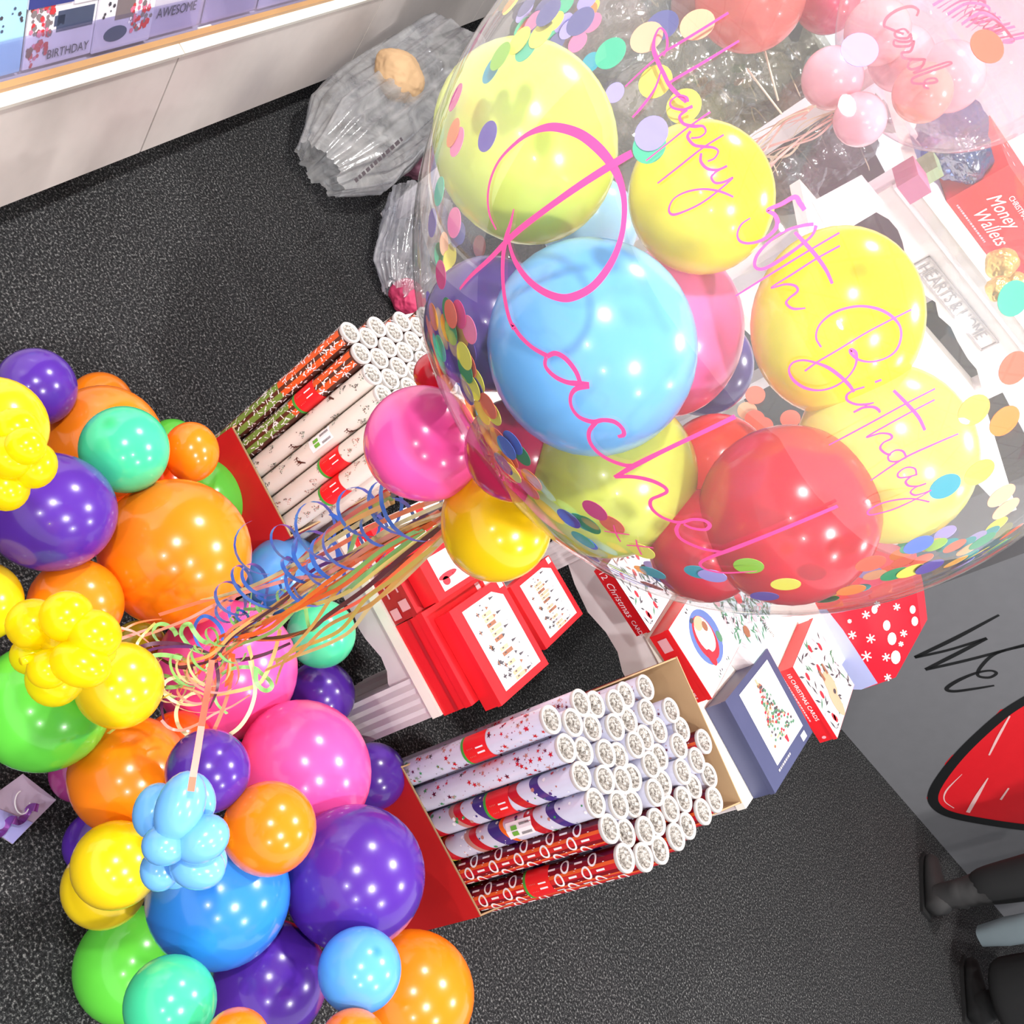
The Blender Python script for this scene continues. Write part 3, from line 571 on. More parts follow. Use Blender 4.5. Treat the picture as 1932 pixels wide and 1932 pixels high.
def film_end():
    mt = bpy.data.materials.new('gathered_film'); mt.use_nodes = True; nt = mt.node_tree; b = nt.nodes['Principled BSDF']
    tc = nt.nodes.new('ShaderNodeTexCoord'); vo = nt.nodes.new('ShaderNodeTexNoise'); vo.inputs['Scale'].default_value = 190; vo.inputs['Detail'].default_value = 3
    cr = nt.nodes.new('ShaderNodeValToRGB'); cr.color_ramp.elements[0].position = .38; cr.color_ramp.elements[0].color = rgb((92, 84, 78)); cr.color_ramp.elements[1].position = .62; cr.color_ramp.elements[1].color = rgb((178, 172, 166))
    nt.links.new(tc.outputs['Object'], vo.inputs['Vector']); nt.links.new(vo.outputs['Fac'], cr.inputs[0]); nt.links.new(cr.outputs[0], b.inputs['Base Color']); b.inputs['Roughness'].default_value = .25
    bp = nt.nodes.new('ShaderNodeBump'); bp.inputs['Strength'].default_value = .9; bp.inputs['Distance'].default_value = .002; nt.links.new(vo.outputs['Fac'], bp.inputs['Height']); nt.links.new(bp.outputs[0], b.inputs['Normal'])
    return mt
FE = film_end(); HOLE = mat('roll_core', (96, 84, 74), .8)
RM = dict(starw=mat('wrap_silver_white', (206, 206, 226), .22), red=mat('wrap_red', (196, 30, 44), .25), green=mat('wrap_green', (60, 150, 90), .3), navy=mat('wrap_purple', (70, 52, 130), .25), orange=mat('wrap_orange', (240, 110, 36), .25), white=PRW,
          dred=mat('wrap_dark_red', (128, 18, 30), .22), plum=mat('wrap_plum', (92, 20, 52), .22), lab=mat('label_red', (232, 34, 40), .35), labg=mat('label_green', (70, 160, 60), .4), brn=mat('wrap_brown', (84, 44, 34), .4), cream=mat('wrap_cream', (222, 214, 206), .35), olive=mat('wrap_olive', (118, 148, 66), .4), rust=mat('wrap_rust', (226, 92, 40), .35), ink=INK, rose=mat('wrap_rose', (190, 130, 120), .4), ltg=mat('wrap_sage', (140, 160, 140), .4), grn2=mat('wrap_bar_green', (110, 180, 70), .4), yel=mat('wrap_yellow', (240, 200, 60), .4))
RK = list(RM); RI = {k: i for i, k in enumerate(RK)}; RL = [RM[k] for k in RK]
def roll(kind, R_, L_, rng, label_band=None, barcode=False):
    """a roll standing on (0,0,0); pattern wrapped round the tube facing the aisle (-y)"""
    g = MB(); base = {'star': 'starw', 'santa': 'starw', 'ho': 'dred', 'merry': 'brn', 'deer': 'cream', 'trees': 'cream'}[kind]; n_ = 28
    g.lathe([(R_ * .96, 0.0), (R_, .003), (R_, L_ - .003), (R_ * .97, L_)], V((1, 0, 0)), V((0, 1, 0)), V((0, 0, 1)), V((0, 0, 0)), n_, RI[base])
    def W(uu, v, l=.0004):  # uu arc length measured from the -y side
        a = -math.pi / 2 + uu / R_; return V(((R_ + l) * math.cos(a), (R_ + l) * math.sin(a), v))
    def wp(pts, c, l=.0004): g.add([W(x, y, l) for x, y in pts], [tuple(range(len(pts)))], RI[c])
    def band(v0, v1, c, u0=-1.6, u1=1.6, l=.0003, wav=0):
        k = 18; us = [(u0 + (u1 - u0) * i / k) * R_ for i in range(k + 1)]
        vs = [W(x, v0 + wav * math.sin(x / R_ * 1.5), l) for x in us] + [W(x, v1 + wav * math.sin(x / R_ * 1.5), l) for x in us]
        g.add(vs, [(i, i + 1, k + 2 + i, k + 1 + i) for i in range(k)], RI[c], True)
    lo = .3 * L_ / .7
    if kind == 'star':
        for i in range(190):
            x = rng.uniform(-1.5, 1.5) * R_; y = rng.uniform(lo, L_ - .01); r_ = rng.choice([.0012, .0014, .002, .0045, .006]); c = rng.choice(['red', 'red', 'rose', 'plum', 'green', 'ltg', 'ink']) if y < .5 else rng.choice(['red', 'rose', 'plum', 'red'])
            a0_ = rng.random() * 6; wp([(x + (r_ if q % 2 == 0 else r_ * .38) * math.cos(a0_ + q * .628), y + (r_ if q % 2 == 0 else r_ * .38) * math.sin(a0_ + q * .628)) for q in range(10)], c)
    elif kind == 'santa':
        off = rng.random() * .03; y = lo + off
        for (h_, c) in [(.02, 'green'), (.006, 'yel'), (.02, 'red'), (.05, None), (.012, 'rose'), (.018, 'red'), (.03, None), (.028, 'navy'), (.01, 'orange'), (.05, None), (.022, 'red'), (.03, None), (.02, 'navy')]:
            if c: band(y, y + h_, c, wav=.012)
            y += h_
            if y > L_ - .03: break
        for i in range(60):
            x = rng.uniform(-1.4, 1.4) * R_; y = rng.uniform(lo, L_ - .01); r_ = rng.uniform(.001, .004); wp([(x + r_ * math.cos(q), y + r_ * math.sin(q)) for q in range(6)], rng.choice(['white', 'rose', 'navy', 'red', 'white', 'green']), .0006)
    elif kind == 'ho':
        for i in range(6): band(lo - .05 + .0, L_ - .004, 'dred', -1.6, -1.2)
        for (u0, u1, c) in [(-1.5, -.9, 'plum'), (-.9, -.5, 'dred'), (-.5, -.25, 'rust'), (-.25, .15, 'red'), (.15, .45, 'dred'), (.45, .62, 'rust'), (.62, .9, 'red'), (.9, 1.5, 'dred')]: band(lo - .05, L_ - .004, c, u0, u1, .0002)
        y = lo - .01 + rng.random() * .02; k = 0
        while y < L_ - .03:
            for uo in (-.9, -.05, .8):
                x0 = uo * R_ ; yy = y + (.013 if uo == -.05 else 0); s_ = .0125; w_ = .0036; ch = (k + (uo == -.05)) % 2
                if ch == 0:
                    for q in ([(-s_, -s_), (s_, -s_), (s_, -s_ + w_), (-s_, -s_ + w_)], [(-s_, s_ - w_), (s_, s_ - w_), (s_, s_), (-s_, s_)], [(-w_ / 2, -s_ + w_), (w_ / 2, -s_ + w_), (w_ / 2, s_ - w_), (-w_ / 2, s_ - w_)]): wp([(x0 + a, yy + b) for a, b in q], 'white', .0007)
                else:
                    for i in range(14):
                        a, b = i * math.pi / 7, (i + 1) * math.pi / 7; wp([(x0 + s_ * math.cos(a), yy + s_ * .8 * math.sin(a)), (x0 + s_ * math.cos(b), yy + s_ * .8 * math.sin(b)), (x0 + (s_ - w_) * math.cos(b), yy + (s_ * .8 - w_) * math.sin(b)), (x0 + (s_ - w_) * math.cos(a), yy + (s_ * .8 - w_) * math.sin(a))], 'white', .0007)
            y += .031; k += 1
    elif kind == 'merry':
        band(lo, .5, 'olive', -.75, -.1, .0003); band(lo, .5, 'olive', .25, .8, .0003); band(.5, L_ - .01, 'rust', -.75, -.1, .0003); band(.5, L_ - .01, 'rust', .25, .8, .0003)
        for i in range(230):
            x = rng.uniform(-1.4, 1.4) * R_; y = rng.uniform(lo, L_ - .008); a = rng.random() * 3.14; c, sn = math.cos(a), math.sin(a); q = .0009; L2 = rng.uniform(.003, .006)
            wp([(x - c * L2 - sn * q, y - sn * L2 + c * q), (x - c * L2 + sn * q, y - sn * L2 - c * q), (x + c * L2 + sn * q, y + sn * L2 - c * q), (x + c * L2 - sn * q, y + sn * L2 + c * q)], 'white', .0006)
    else:
        cs = ['ink', 'ltg', 'brn', 'ink', 'ltg'] if kind == 'deer' else ['rose', 'rose', 'ltg', 'ink', 'rose']
        for k in range(16):
            x0 = rng.uniform(-1.2, 1.2) * R_; y0 = lo - .02 + k * .027 * L_ / .7; big = k % 5 == 2 and kind == 'deer'
            if big:
                wp([(x0 + .008 * math.cos(q), y0 + .004 * math.sin(q)) for q in range(6)], 'brn', .0006); wp([(x0 + .006, y0), (x0 + .012, y0 + .008), (x0 + .010, y0 + .010), (x0 + .003, y0 + .003)], 'brn', .0006)
                for d in (-.006, -.002, .003, .006): wp([(x0 + d, y0), (x0 + d + .001, y0), (x0 + d + .001, y0 - .009), (x0 + d, y0 - .009)], 'brn', .0006)
            else:
                for i in range(26):
                    t_ = rng.random(); x = x0 + (rng.random() * 2 - 1) * .010 * (1 - t_); y = y0 + t_ * .018; r_ = rng.uniform(.0006, .0014); wp([(x + r_ * math.cos(q * 1.26), y + r_ * math.sin(q * 1.26)) for q in range(5)], rng.choice(cs), .0006)
    mb = g
    g2 = MB(); g2.lathe([(R_ * 1.02, L_ - .006), (R_ * 1.06, L_), (R_ * .98, L_ + .002), (R_ * .8, L_ - .001)], V((1, 0, 0)), V((0, 1, 0)), V((0, 0, 1)), V((0, 0, 0)), 24, 0)
    rr = random.Random(rng.random())
    g2.lathe([(R_ * .8, L_ - .001), (R_ * .6, L_ - .006), (R_ * .38, L_ - .005), (R_ * .24, L_ - .014)], V((1, 0, 0)), V((0, 1, 0)), V((0, 0, 1)), V((0, 0, 0)), 24, 1, True, lambda a, k: .09 * math.sin(5 * a + k * 1.7) if k > 0 else 0)
    g2.lathe([(R_ * .24, L_ - .014), (.0001, L_ - .016)], V((1, 0, 0)), V((0, 1, 0)), V((0, 0, 1)), V((0, 0, 0)), 12, 2)
    g3 = None
    if label_band or barcode:
        g = g3 = MB()
        if label_band:
            v0 = label_band; band(v0, v0 + .055, 'lab', -1.5, 1.5, .0011); band(v0 - .006, v0, 'labg', -1.5, 1.5, .0011); wp([(-.007, v0 + .028), (.005, v0 + .028), (.005, v0 + .046), (-.007, v0 + .046)], 'white', .0016)
            for i in range(4): wp([(-.008, v0 + .008 + i * .004), (.008, v0 + .008 + i * .004), (.008, v0 + .009 + i * .004), (-.008, v0 + .009 + i * .004)], 'rose', .0016)
        if barcode:
            v0 = barcode; wp([(-.8 * R_, v0), (-.2 * R_, v0), (.4 * R_, v0), (.4 * R_, v0 + .06), (-.2 * R_, v0 + .06), (-.8 * R_, v0 + .06)], 'white', .0014)
            for i in range(12): wp([(-.6 * R_, v0 + .032 + i * .002), (.25 * R_, v0 + .032 + i * .002), (.25 * R_, v0 + .0331 + i * .002), (-.6 * R_, v0 + .0331 + i * .002)], 'ink', .0019)
            for uo in (-.5, -.1): wp([(uo * R_, v0 + .012), ((uo + .3) * R_, v0 + .012), ((uo + .3) * R_, v0 + .026), (uo * R_, v0 + .026)], 'grn2', .0019)
    return mb, g2, g3
KINDNAME = dict(star=('wrapping_roll', 'silver white starred wrapping roll'), santa=('wrapping_roll', 'wavy banded wrapping roll'), ho=('wrapping_roll', 'red wrapping roll lettered HO HO'),
                merry=('wrapping_roll', 'green and orange scripted wrapping roll'), deer=('wrapping_roll', 'white wrapping roll with deer'), trees=('wrapping_roll', 'white wrapping roll with pink firs'))
proto = {}
def place_roll(kind, x, y, z0, L_, R_, where, variant=0, tilt=None, lb=None, bc=None, front=None):
    key = (kind, variant, lb, bc, R_)
    grp = KINDNAME[kind][1] + 's standing in ' + where
    lab_ = KINDNAME[kind][1] + ', in ' + where + (', ' + front if front else '')
    if key not in proto:
        t = thing('wrapping_roll', (0, 0, 0), lab_, 'wrapping paper', grp); a, b, c = roll(kind, R_, L_, random.Random(str(key)), lb, bc)
        o1 = a.build('paper_tube', RL, t); o2 = b.build('film_end', [FILMW, FE, HOLE], t)
        if c: c.build('label_band' if lb else 'barcode_label', RL, t)
        proto[key] = t; r = t
    else:
        src = proto[key]; r = src.copy(); COL.objects.link(r)
        for ch in list(src.children):
            c = ch.copy(); COL.objects.link(c); c.parent = r
        r['label'] = lab_; r['group'] = grp
    if front and 'group' in r: del r['group']
    r.location = (x, y, z0); a = random.Random(x * 97 + y).uniform(-.3, .3) if variant or not (lb or bc) else 0
    if tilt: r.rotation_euler = (tilt[0], tilt[1], 0)
    return r
c7 = lambda x, y: (740 + .352 * x, 1220 + .352 * y)
rows = [[(848, 412), (915, 538), (1012, 697), (1088, 830), (1165, 960), (1246, 1133)],
        [(950, 428), (1025, 560), (1122, 710), (1205, 855), (1270, 990), (1348, 1120)],
        [(1005, 330), (1080, 437), (1127, 573), (1220, 718), (1310, 838), (1355, 980), (1445, 1083)],
        [(1097, 312), (1187, 447), (1220, 580), (1300, 697), (1397, 795), (1422, 932), (1520, 1012)],
        [(1190, 315), (1272, 390), (1290, 530), (1372, 635), (1468, 725), (1492, 868), (1592, 950)],
        [(1260, 255), (1355, 353), (1363, 485), (1450, 592), (1545, 678), (1572, 812), (1665, 880)],
        [(1345, 223), (1437, 443), (1525, 540), (1620, 615), (1632, 745), (1728, 820)], [(1482, 345), (1560, 440), (1715, 685), (1670, 508)]]
P_ = []
for j, row in enumerate(rows):
    for i, q in enumerate(row):
        w_ = onz(*c7(*q), .70); P_.append([w_.x, w_.y, j, i, len(row)])
RR = .0245
for it in range(60):        # relax so that no two rolls share space
    for a in range(len(P_)):
        for b in range(a + 1, len(P_)):
            dx = P_[b][0] - P_[a][0]; dy = P_[b][1] - P_[a][1]; d = math.hypot(dx, dy)
            if d < 2 * RR + .0012:
                k = (2 * RR + .0012 - d) / 2 / max(d, 1e-5); P_[a][0] -= dx * k; P_[a][1] -= dy * k; P_[b][0] += dx * k; P_[b][1] += dy * k
    for p in P_: p[1] = max(p[1], 1.478 + RR)
for k, (x, y, j, i, n_) in enumerate(P_):
    kind = 'star' if i < n_ * .34 else ('santa' if i < n_ * .67 else 'ho')
    if j == 0: kind = ['star', 'star', 'santa', 'santa', 'ho', 'ho'][i]
    lb = bc = None; fr = None
    if j == 0:
        lb = {0: .50, 2: .485, 5: .48}.get(i); bc = {3: .50, 1: None}.get(i)
        fr = ['front row under the table, with a red label', 'front row, without a label', 'front row, with a red label', 'front row, with a barcode label', 'front row, without a label', 'front row corner, red label'][i]
        if i == 0: fr = 'front row, with a red label'
    place_roll(kind, x, y, .012, .688 + (.012 * math.sin(k * 2.3) if j else 0) * .6, RR, 'the full bin', 0 if not j else 1 + k % 2, None, lb, bc, fr)
for j in range(7):
    for i in range(6):
        x = -.404 + .0405 * i + (j % 2) * .016; y = 1.518 + .0385 * j
        kind = 'merry' if i < 2 - (j > 3) else ('deer' if i < 4 else 'trees')
        if j == 0: kind = ['merry', 'merry', 'deer', 'deer', 'trees', 'trees'][i]
        lb = bc = None; fr = None
        if j == 0:
            lb = {1: .52, 4: .5, 5: .47}.get(i); bc = {3: .50}.get(i); fr = ['outer corner of the front row', 'front row, with a red label', 'front row, third from the outer corner', 'front row, with a barcode label', 'front row below the barcode', 'front row nearest the ribbons'][i]
        tl = math.radians(-3.6); place_roll(kind, x + .046, y, .012, .688, .0193, 'the slimmer bin', 0 if not j else 1 + (i + j) % 2, (0, tl), lb, bc, fr)
# ------------------------------------------------------------------ balloons
SUNYEL = (255, 214, 8); LATEX = dict(purple=(84, 40, 158), orange=(255, 134, 14), dorange=(250, 84, 8), mint=(72, 216, 160), lime=(104, 218, 70), yellow=(250, 214, 14), pink=(252, 88, 170), blue=(50, 140, 240), sky=(96, 172, 250), mauve=(168, 62, 132), olive=(196, 176, 30), red=(228, 40, 60), crimson=(206, 30, 80), magenta=(240, 50, 140))  # olive here is yellow latex with shade put into its colour
def balloon(name, c, Rw, material, label, group=None, ell=None, pole=None, knot=True, neckdir=None):
    """c world centre, Rw radius; ell = (image angle deg, stretch along, stretch across); neckdir = where the knot points"""
    nd = (neckdir or ((c - O).normalized() + V((0, 0, -.5)))).normalized(); pz = -nd
    A = pz.orthogonal().normalized(); B = pz.cross(A)
    prof = []; N = 30
    for k in range(N + 1):
        t_ = math.pi * k / N; r = math.sin(t_); h = math.cos(t_)
        if h < 0: h2 = h * (1 + .10 * abs(h) ** 3); r *= (1 - .05 * abs(h))
        else: h2 = h
        if k == N: r = .035; h2 = -1.12
        if k == N - 1: r = .085; h2 = -1.085
        prof.append((max(r, .0005) * Rw, h2 * Rw))
    g = MB(); g.lathe(prof[::-1], A, B, pz, c, 40, 0)
    if ell:
        a = math.radians(ell[0]); e1_ = U_ * math.cos(a) + D_ * math.sin(a); e2_ = U_ * -math.sin(a) + D_ * math.cos(a)
        g.v = [c + (p - c) + e1_ * ((p - c).dot(e1_) * (ell[1] - 1)) + e2_ * ((p - c).dot(e2_) * (ell[2] - 1)) for p in g.v]
    ob = g.build(name, material, None, c); tag(ob, label, 'balloon', group)
    if knot:
        k = MB(); kc = c + nd * Rw * 1.12; k.lathe([(Rw * .03, -Rw * .02), (Rw * .07, Rw * .02), (Rw * .05, Rw * .05), (Rw * .09, Rw * .09), (Rw * .10, Rw * .10), (Rw * .02, Rw * .07)], A, B, nd, kc, 12, 0)
        if ell: k.v = [c + (p - c) + e1_ * ((p - c).dot(e1_) * (ell[1] - 1)) + e2_ * ((p - c).dot(e2_) * (ell[2] - 1)) for p in k.v]
        k.build('knot', material, ob)
    return ob
GG = [  # cx, cy, r px, centre height, colour, label, (angle, along, across)
 (68, 731, 74, .36, 'purple', 'purple balloon at the far tip of the garland, beside carpet', None),
 (-8, 806, 95, .50, 'yellow', 'yellow balloon cut by the left edge, above the upper clear yellow twist', None),
 (190, 762, 60, .13, 'orange', 'small orange balloon peeping out behind the big orange one', None),
 (197, 836, 109, .34, 'orange', 'big orange balloon behind the pale mint balloon', None),
 (235, 849, 83, .52, 'mint', 'mint balloon with a darker green spot, upper garland', None),
 (326, 838, 48, .16, 'lime', 'sliver of lime balloon between two orange balloons', None),
 (361, 853, 54, .40, 'orange', 'small orange balloon right of the mint balloon', (90, 1.06, .95)),
 (300, 905, 62, .30, 'dorange', 'deep orange balloon tucked under the mint balloon', None),
 (408, 935, 74, .24, 'lime', 'lime balloon beside the red bin front', None),
 (217, 955, 62, .28, 'dorange', 'red orange balloon in the gap left of the large orange one', None),
 (331, 1044, 141, .50, 'orange', 'largest orange balloon in the middle of the garland', None),
 (95, 966, 115, .50, 'purple', 'large purple balloon under the upper yellow twist', (0, 1.06, .98)),
 (143, 1140, 86, .46, 'orange', 'orange balloon behind the lower clear yellow twist', (90, 1.0, 1.02)),
 (-38, 1135, 78, .42, 'yellow', 'yellow balloon cut by the left edge, above the green one', None),
 (82, 1333, 123, .36, 'lime', 'large green balloon below the lower clear yellow twist', None),
 (225, 1293, 82, .50, 'yellow', 'yellow balloon under the curled ribbon ends', None),
 (428, 1264, 132, .40, 'pink', 'pink balloon beneath the tangle of ribbons', None),
 (606, 1196, 65, .42, 'mint', 'mint balloon beside the low white table', None),
 (604, 1312, 66, .28, 'purple', 'purple balloon between two pink ones and the mint one', None),
 (575, 1452, 126, .44, 'pink', 'large pink balloon beside the full bin', (60, 1.06, .97)),
 (540, 1088, 78, .30, 'sky', 'light blue balloon behind the blue curled ribbon', None),
 (244, 1463, 112, .40, 'orange', 'orange balloon left of the purple one, above the blue twist', (20, 1.0, 1.0)),
 (336, 1405, 64, .30, 'dorange', 'deep orange balloon hidden below the pink one', None),
 (392, 1455, 79, .56, 'purple', 'purple balloon behind the coral ribbon end', None),
 (150, 1458, 56, .14, 'mauve', 'mauve balloon low behind the green and orange ones', None),
 (182, 1592, 62, .12, 'purple', 'dark purple balloon low at the left under the yellow one', None),
 (218, 1632, 82, .42, 'yellow', 'yellow balloon left of the blue twist', None),
 (197, 1672, 79, .28, 'yellow', 'yellow balloon half hidden under the other yellow one', None),
 (508, 1563, 88, .56, 'orange', 'orange balloon right of the blue twist', (0, 1.0, 1.0)),
 (412, 1690, 134, .44, 'blue', 'large mid blue balloon below the blue twist', None),
 (668, 1655, 134, .46, 'purple', 'largest purple balloon in front of the full bin', None),
 (703, 1465, 64, .30, 'purple', 'small purple balloon behind the large pink one', None),
 (733, 1550, 48, .22, 'mint', 'mint balloon behind the largest purple balloon', None),
 (250, 1822, 108, .16, 'lime', 'green balloon at the bottom left of the garland', None),
 (321, 1892, 86, .46, 'mint', 'mint balloon cut by the bottom edge', None),
 (505, 1852, 112, .38, 'purple', 'purple balloon between the two blue balloons at the bottom', None),
 (678, 1831, 79, .58, 'sky', 'light blue balloon with a darker spot near the bottom', None),
 (775, 1880, 120, .34, 'orange', 'orange balloon at the bottom right end of the garland', None),
 (446, 1968, 63, .56, 'orange', 'orange balloon just entering the bottom edge, left one', None),
 (665, 1972, 65, .56, 'orange', 'orange balloon just entering the bottom edge, right one', None),
 (262, 1222, 52, .22, 'olive', 'yellow balloon with shade in its colour, deep in the gap behind the ribbons', None),
]
GD = []
for (x, y, r, z, c, lab_, ell) in GG: GD.append((onz(x, y, z) - O).dot(FW))
for it in range(400):      # settle: neighbours rest against each other instead of sharing space
    for a in range(len(GG)):
        for b in range(a + 1, len(GG)):
            pa, pb = dep(GG[a][0], GG[a][1], GD[a]), dep(GG[b][0], GG[b][1], GD[b]); ra, rb = GG[a][2] * GD[a] / F, GG[b][2] * GD[b] / F
            if (pa - pb).length < .955 * (ra + rb):
                s_ = .002 if GD[a] < GD[b] else -.002
                GD[a] -= s_; GD[b] += s_
    for a in range(len(GG)):
        x, y, r = GG[a][:3]; lim = H / (-ray(x, y).z) ; dm = GD[a]
        while dep(x, y, dm).z < r * dm / F * 1.01: dm -= .002
        GD[a] = dm
for k, (x, y, r, z, c, lab_, ell) in enumerate(GG):
    d = GD[k]; p = dep(x, y, d); Rw = r * d / F; z = p.z
    if GG[k][3] < .17:
        while p.z > Rw * 1.03: d += .002; p = dep(x, y, d); Rw = r * d / F
    if k == 4: mt_ = latex_nipple('latex_mint_nipple', LATEX['mint'], (30, 190, 120), (onz(208, 800, z) - p).normalized() * .62 + (O - p).normalized() * .78, Rw); nd = -((O - p).normalized() * .78 + (dep(208, 800, d) - p).normalized() * .62)
    elif k == 36: mt_ = latex_nipple('latex_sky_nipple', LATEX['sky'], (36, 130, 226), (dep(718, 1787, d) - p).normalized() * .7 + (O - p).normalized() * .71, Rw); nd = -((dep(718, 1787, d) - p).normalized() * .7 + (O - p).normalized() * .71)
    else: mt_ = latex('latex_' + c, LATEX[c]); nd = None
    balloon('balloon', p, Rw, mt_, lab_, 'balloons of the bright garland', ell, neckdir=nd)
# twisted balloon flowers
def ellipsoid(g, c, a, b, cc, n=24, m_=16):
    prof = [(math.sin(math.pi * k / m_), -math.cos(math.pi * k / m_)) for k in range(m_ + 1)]
    vs = []
    for r, h in prof:
        for i in range(n): t_ = 2 * math.pi * i / n; vs.append(c + a * (r * math.cos(t_)) + b * (r * math.sin(t_)) + cc * h)
    g.add(vs, [(k * n + i, k * n + (i + 1) % n, (k + 1) * n + (i + 1) % n, (k + 1) * n + i) for k in range(m_) for i in range(n)], 0, True)
def flower(name, lobes, d0, mt_, label):
    d0 = (onz(lobes[0][0], lobes[0][1], d0) - O).dot(FW)
    fs_ = 1.12 if 'yellow' in label else 1.03
    c0 = dep(lobes[0][0], lobes[0][1], d0); t = thing(name, c0, label, 'balloon flower')
    for (x, y, rx, ry, ang, dd) in lobes:
        d = d0 + dd; c = dep(x, y, d); a = math.radians(ang); rx *= fs_; ry *= fs_; e1_ = U_ * math.cos(a) + D_ * math.sin(a); e2_ = U_ * -math.sin(a) + D_ * math.cos(a)
        tl = V((0, 0, 0)); g = MB(); ellipsoid(g, c, e1_ * rx * d / F, e2_ * ry * d / F, FW * (min(rx, ry) * d / F)); g.build('petal', mt_, t)
    return t
TWB = latex('latex_twist_blue', (120, 190, 252))
bf = flower('balloon_flower', [(311, 1594, 42, 38, 0, 0), (340, 1522, 44, 68, 20, .0), (374, 1503, 30, 46, -20, .04), (293, 1530, 40, 52, 15, .05), (381, 1583, 52, 44, -30, .01), (372, 1634, 52, 42, 15, .035), (302, 1640, 36, 40, 0, .05), (400, 1618, 26, 36, -20, .07), (330, 1650, 30, 26, 0, .08)], .74, TWB, 'light blue twisted balloon flower with a coral ribbon tied to it')
TWY = latex('latex_clear_yellow', (252, 224, 10), .44)
flower('balloon_flower', [(92, 1262, 36, 34, 0, 0), (126, 1163, 45, 44, 0, .0), (63, 1178, 45, 44, 0, .03), (178, 1197, 46, 42, 30, .0), (152, 1252, 52, 40, 20, -.01), (104, 1278, 48, 50, 0, .04), (60, 1236, 36, 34, 0, .05), (118, 1215, 34, 32, 0, .03), (190, 1230, 26, 24, 0, .06)], .70, TWY, 'translucent yellow twisted balloon flower over the orange balloon')
flower('balloon_flower', [(20, 862, 40, 38, 0, 0), (66, 878, 36, 40, 20, .02), (12, 920, 38, 40, 0, .02), (30, 810, 40, 36, 0, .02), (-20, 870, 40, 44, 0, .02), (48, 842, 34, 32, 0, -.01)], .80, TWY, 'translucent yellow twisted balloon flower at the left edge')
g = MB(); q = [onz(x, y, .70) for x, y in [(40, 1248), (52, 1244), (66, 1240)]]; g.tube(q, .005, 8); tag(g.build('balloon_tail', TWY, None), 'short yellow balloon tail poking from the lower clear twist', 'balloon end')
# ------------------------------------------------------------------ the big clear bubble balloon
def fitc():
    pts = [(937, 0), (889, 69), (822, 221), (796, 308), (783, 395), (780, 449), (783, 560), (791, 640), (816, 709), (856, 792), (912, 885), (975, 951), (1042, 1022), (1131, 1083), (1257, 1130), (1400, 1156), (1479, 1159), (1551, 1155), (1623, 1140), (1780, 1103), (1932, 1025)]
    return pts
BR = .27; BC = V((-.078, .838, 1.599)); bx = ray(1459.7, 481.0).normalized(); BC = O + bx * (BR / math.sin(math.radians(17.9)))
KN = dep(880, 928, .965)                                      # where the bubble is tied
bub = thing('bubble_balloon', KN, 'huge clear bubble balloon lettered Rachel and Happy 50th Birthday, full of small balloons', 'balloon')
kd = (KN - BC).normalized(); A = kd.orthogonal().normalized(); B = kd.cross(A); kl = (KN - BC).length
prof = []
for k in range(49):
    t_ = math.pi * k / 48; h = -math.cos(t_) * BR; r = math.sin(t_) * BR
    if k > 46: continue
    prof.append((max(r, .0008), h))
hlast = prof[-1][1]; prof += [(.026, BR * 1.0), (.016, BR * 1.02 + .008), (.010, kl - .004), (.006, kl), (.012, kl + .02), (.016, kl + .035)]
BUB = film('bubble_film', (250, 250, 252), .075, .06, (255, 252, 250), .02, .10, 4.0, .55)
g = MB(); g.lathe(prof, A, B, kd, BC, 96, 0, True, lambda a, k: (.10 * math.sin(11 * a) if k > 47 else 0)); g.build('clear_skin', BUB, bub)
def hit(px, py, lift=.0008, back=False):
    r = ray(px, py).normalized(); oc = O - BC; b = oc.dot(r); R2 = BR + (lift if not back else -lift)
    disc_ = b * b - (oc.dot(oc) - R2 * R2)
    if disc_ < 0: return BC + ((O + r * (-b)) - BC).normalized() * R2
    return O + r * (-b + (math.sqrt(disc_) if back else -math.sqrt(disc_)))
def bn(p): return (p - BC).normalized()
PINKV = mat('pink_vinyl', (250, 84, 156), .4)
def L1(o, s): return lambda pts: [(o[0] + p[0] * s, o[1] + p[1] * s, p[2]) for p in pts]
cA = L1((780, 0), .3209); cBt = L1((1320, 0), .3209); cC = L1((1320, 560), .3209); cD = L1((760, 560), .3313)
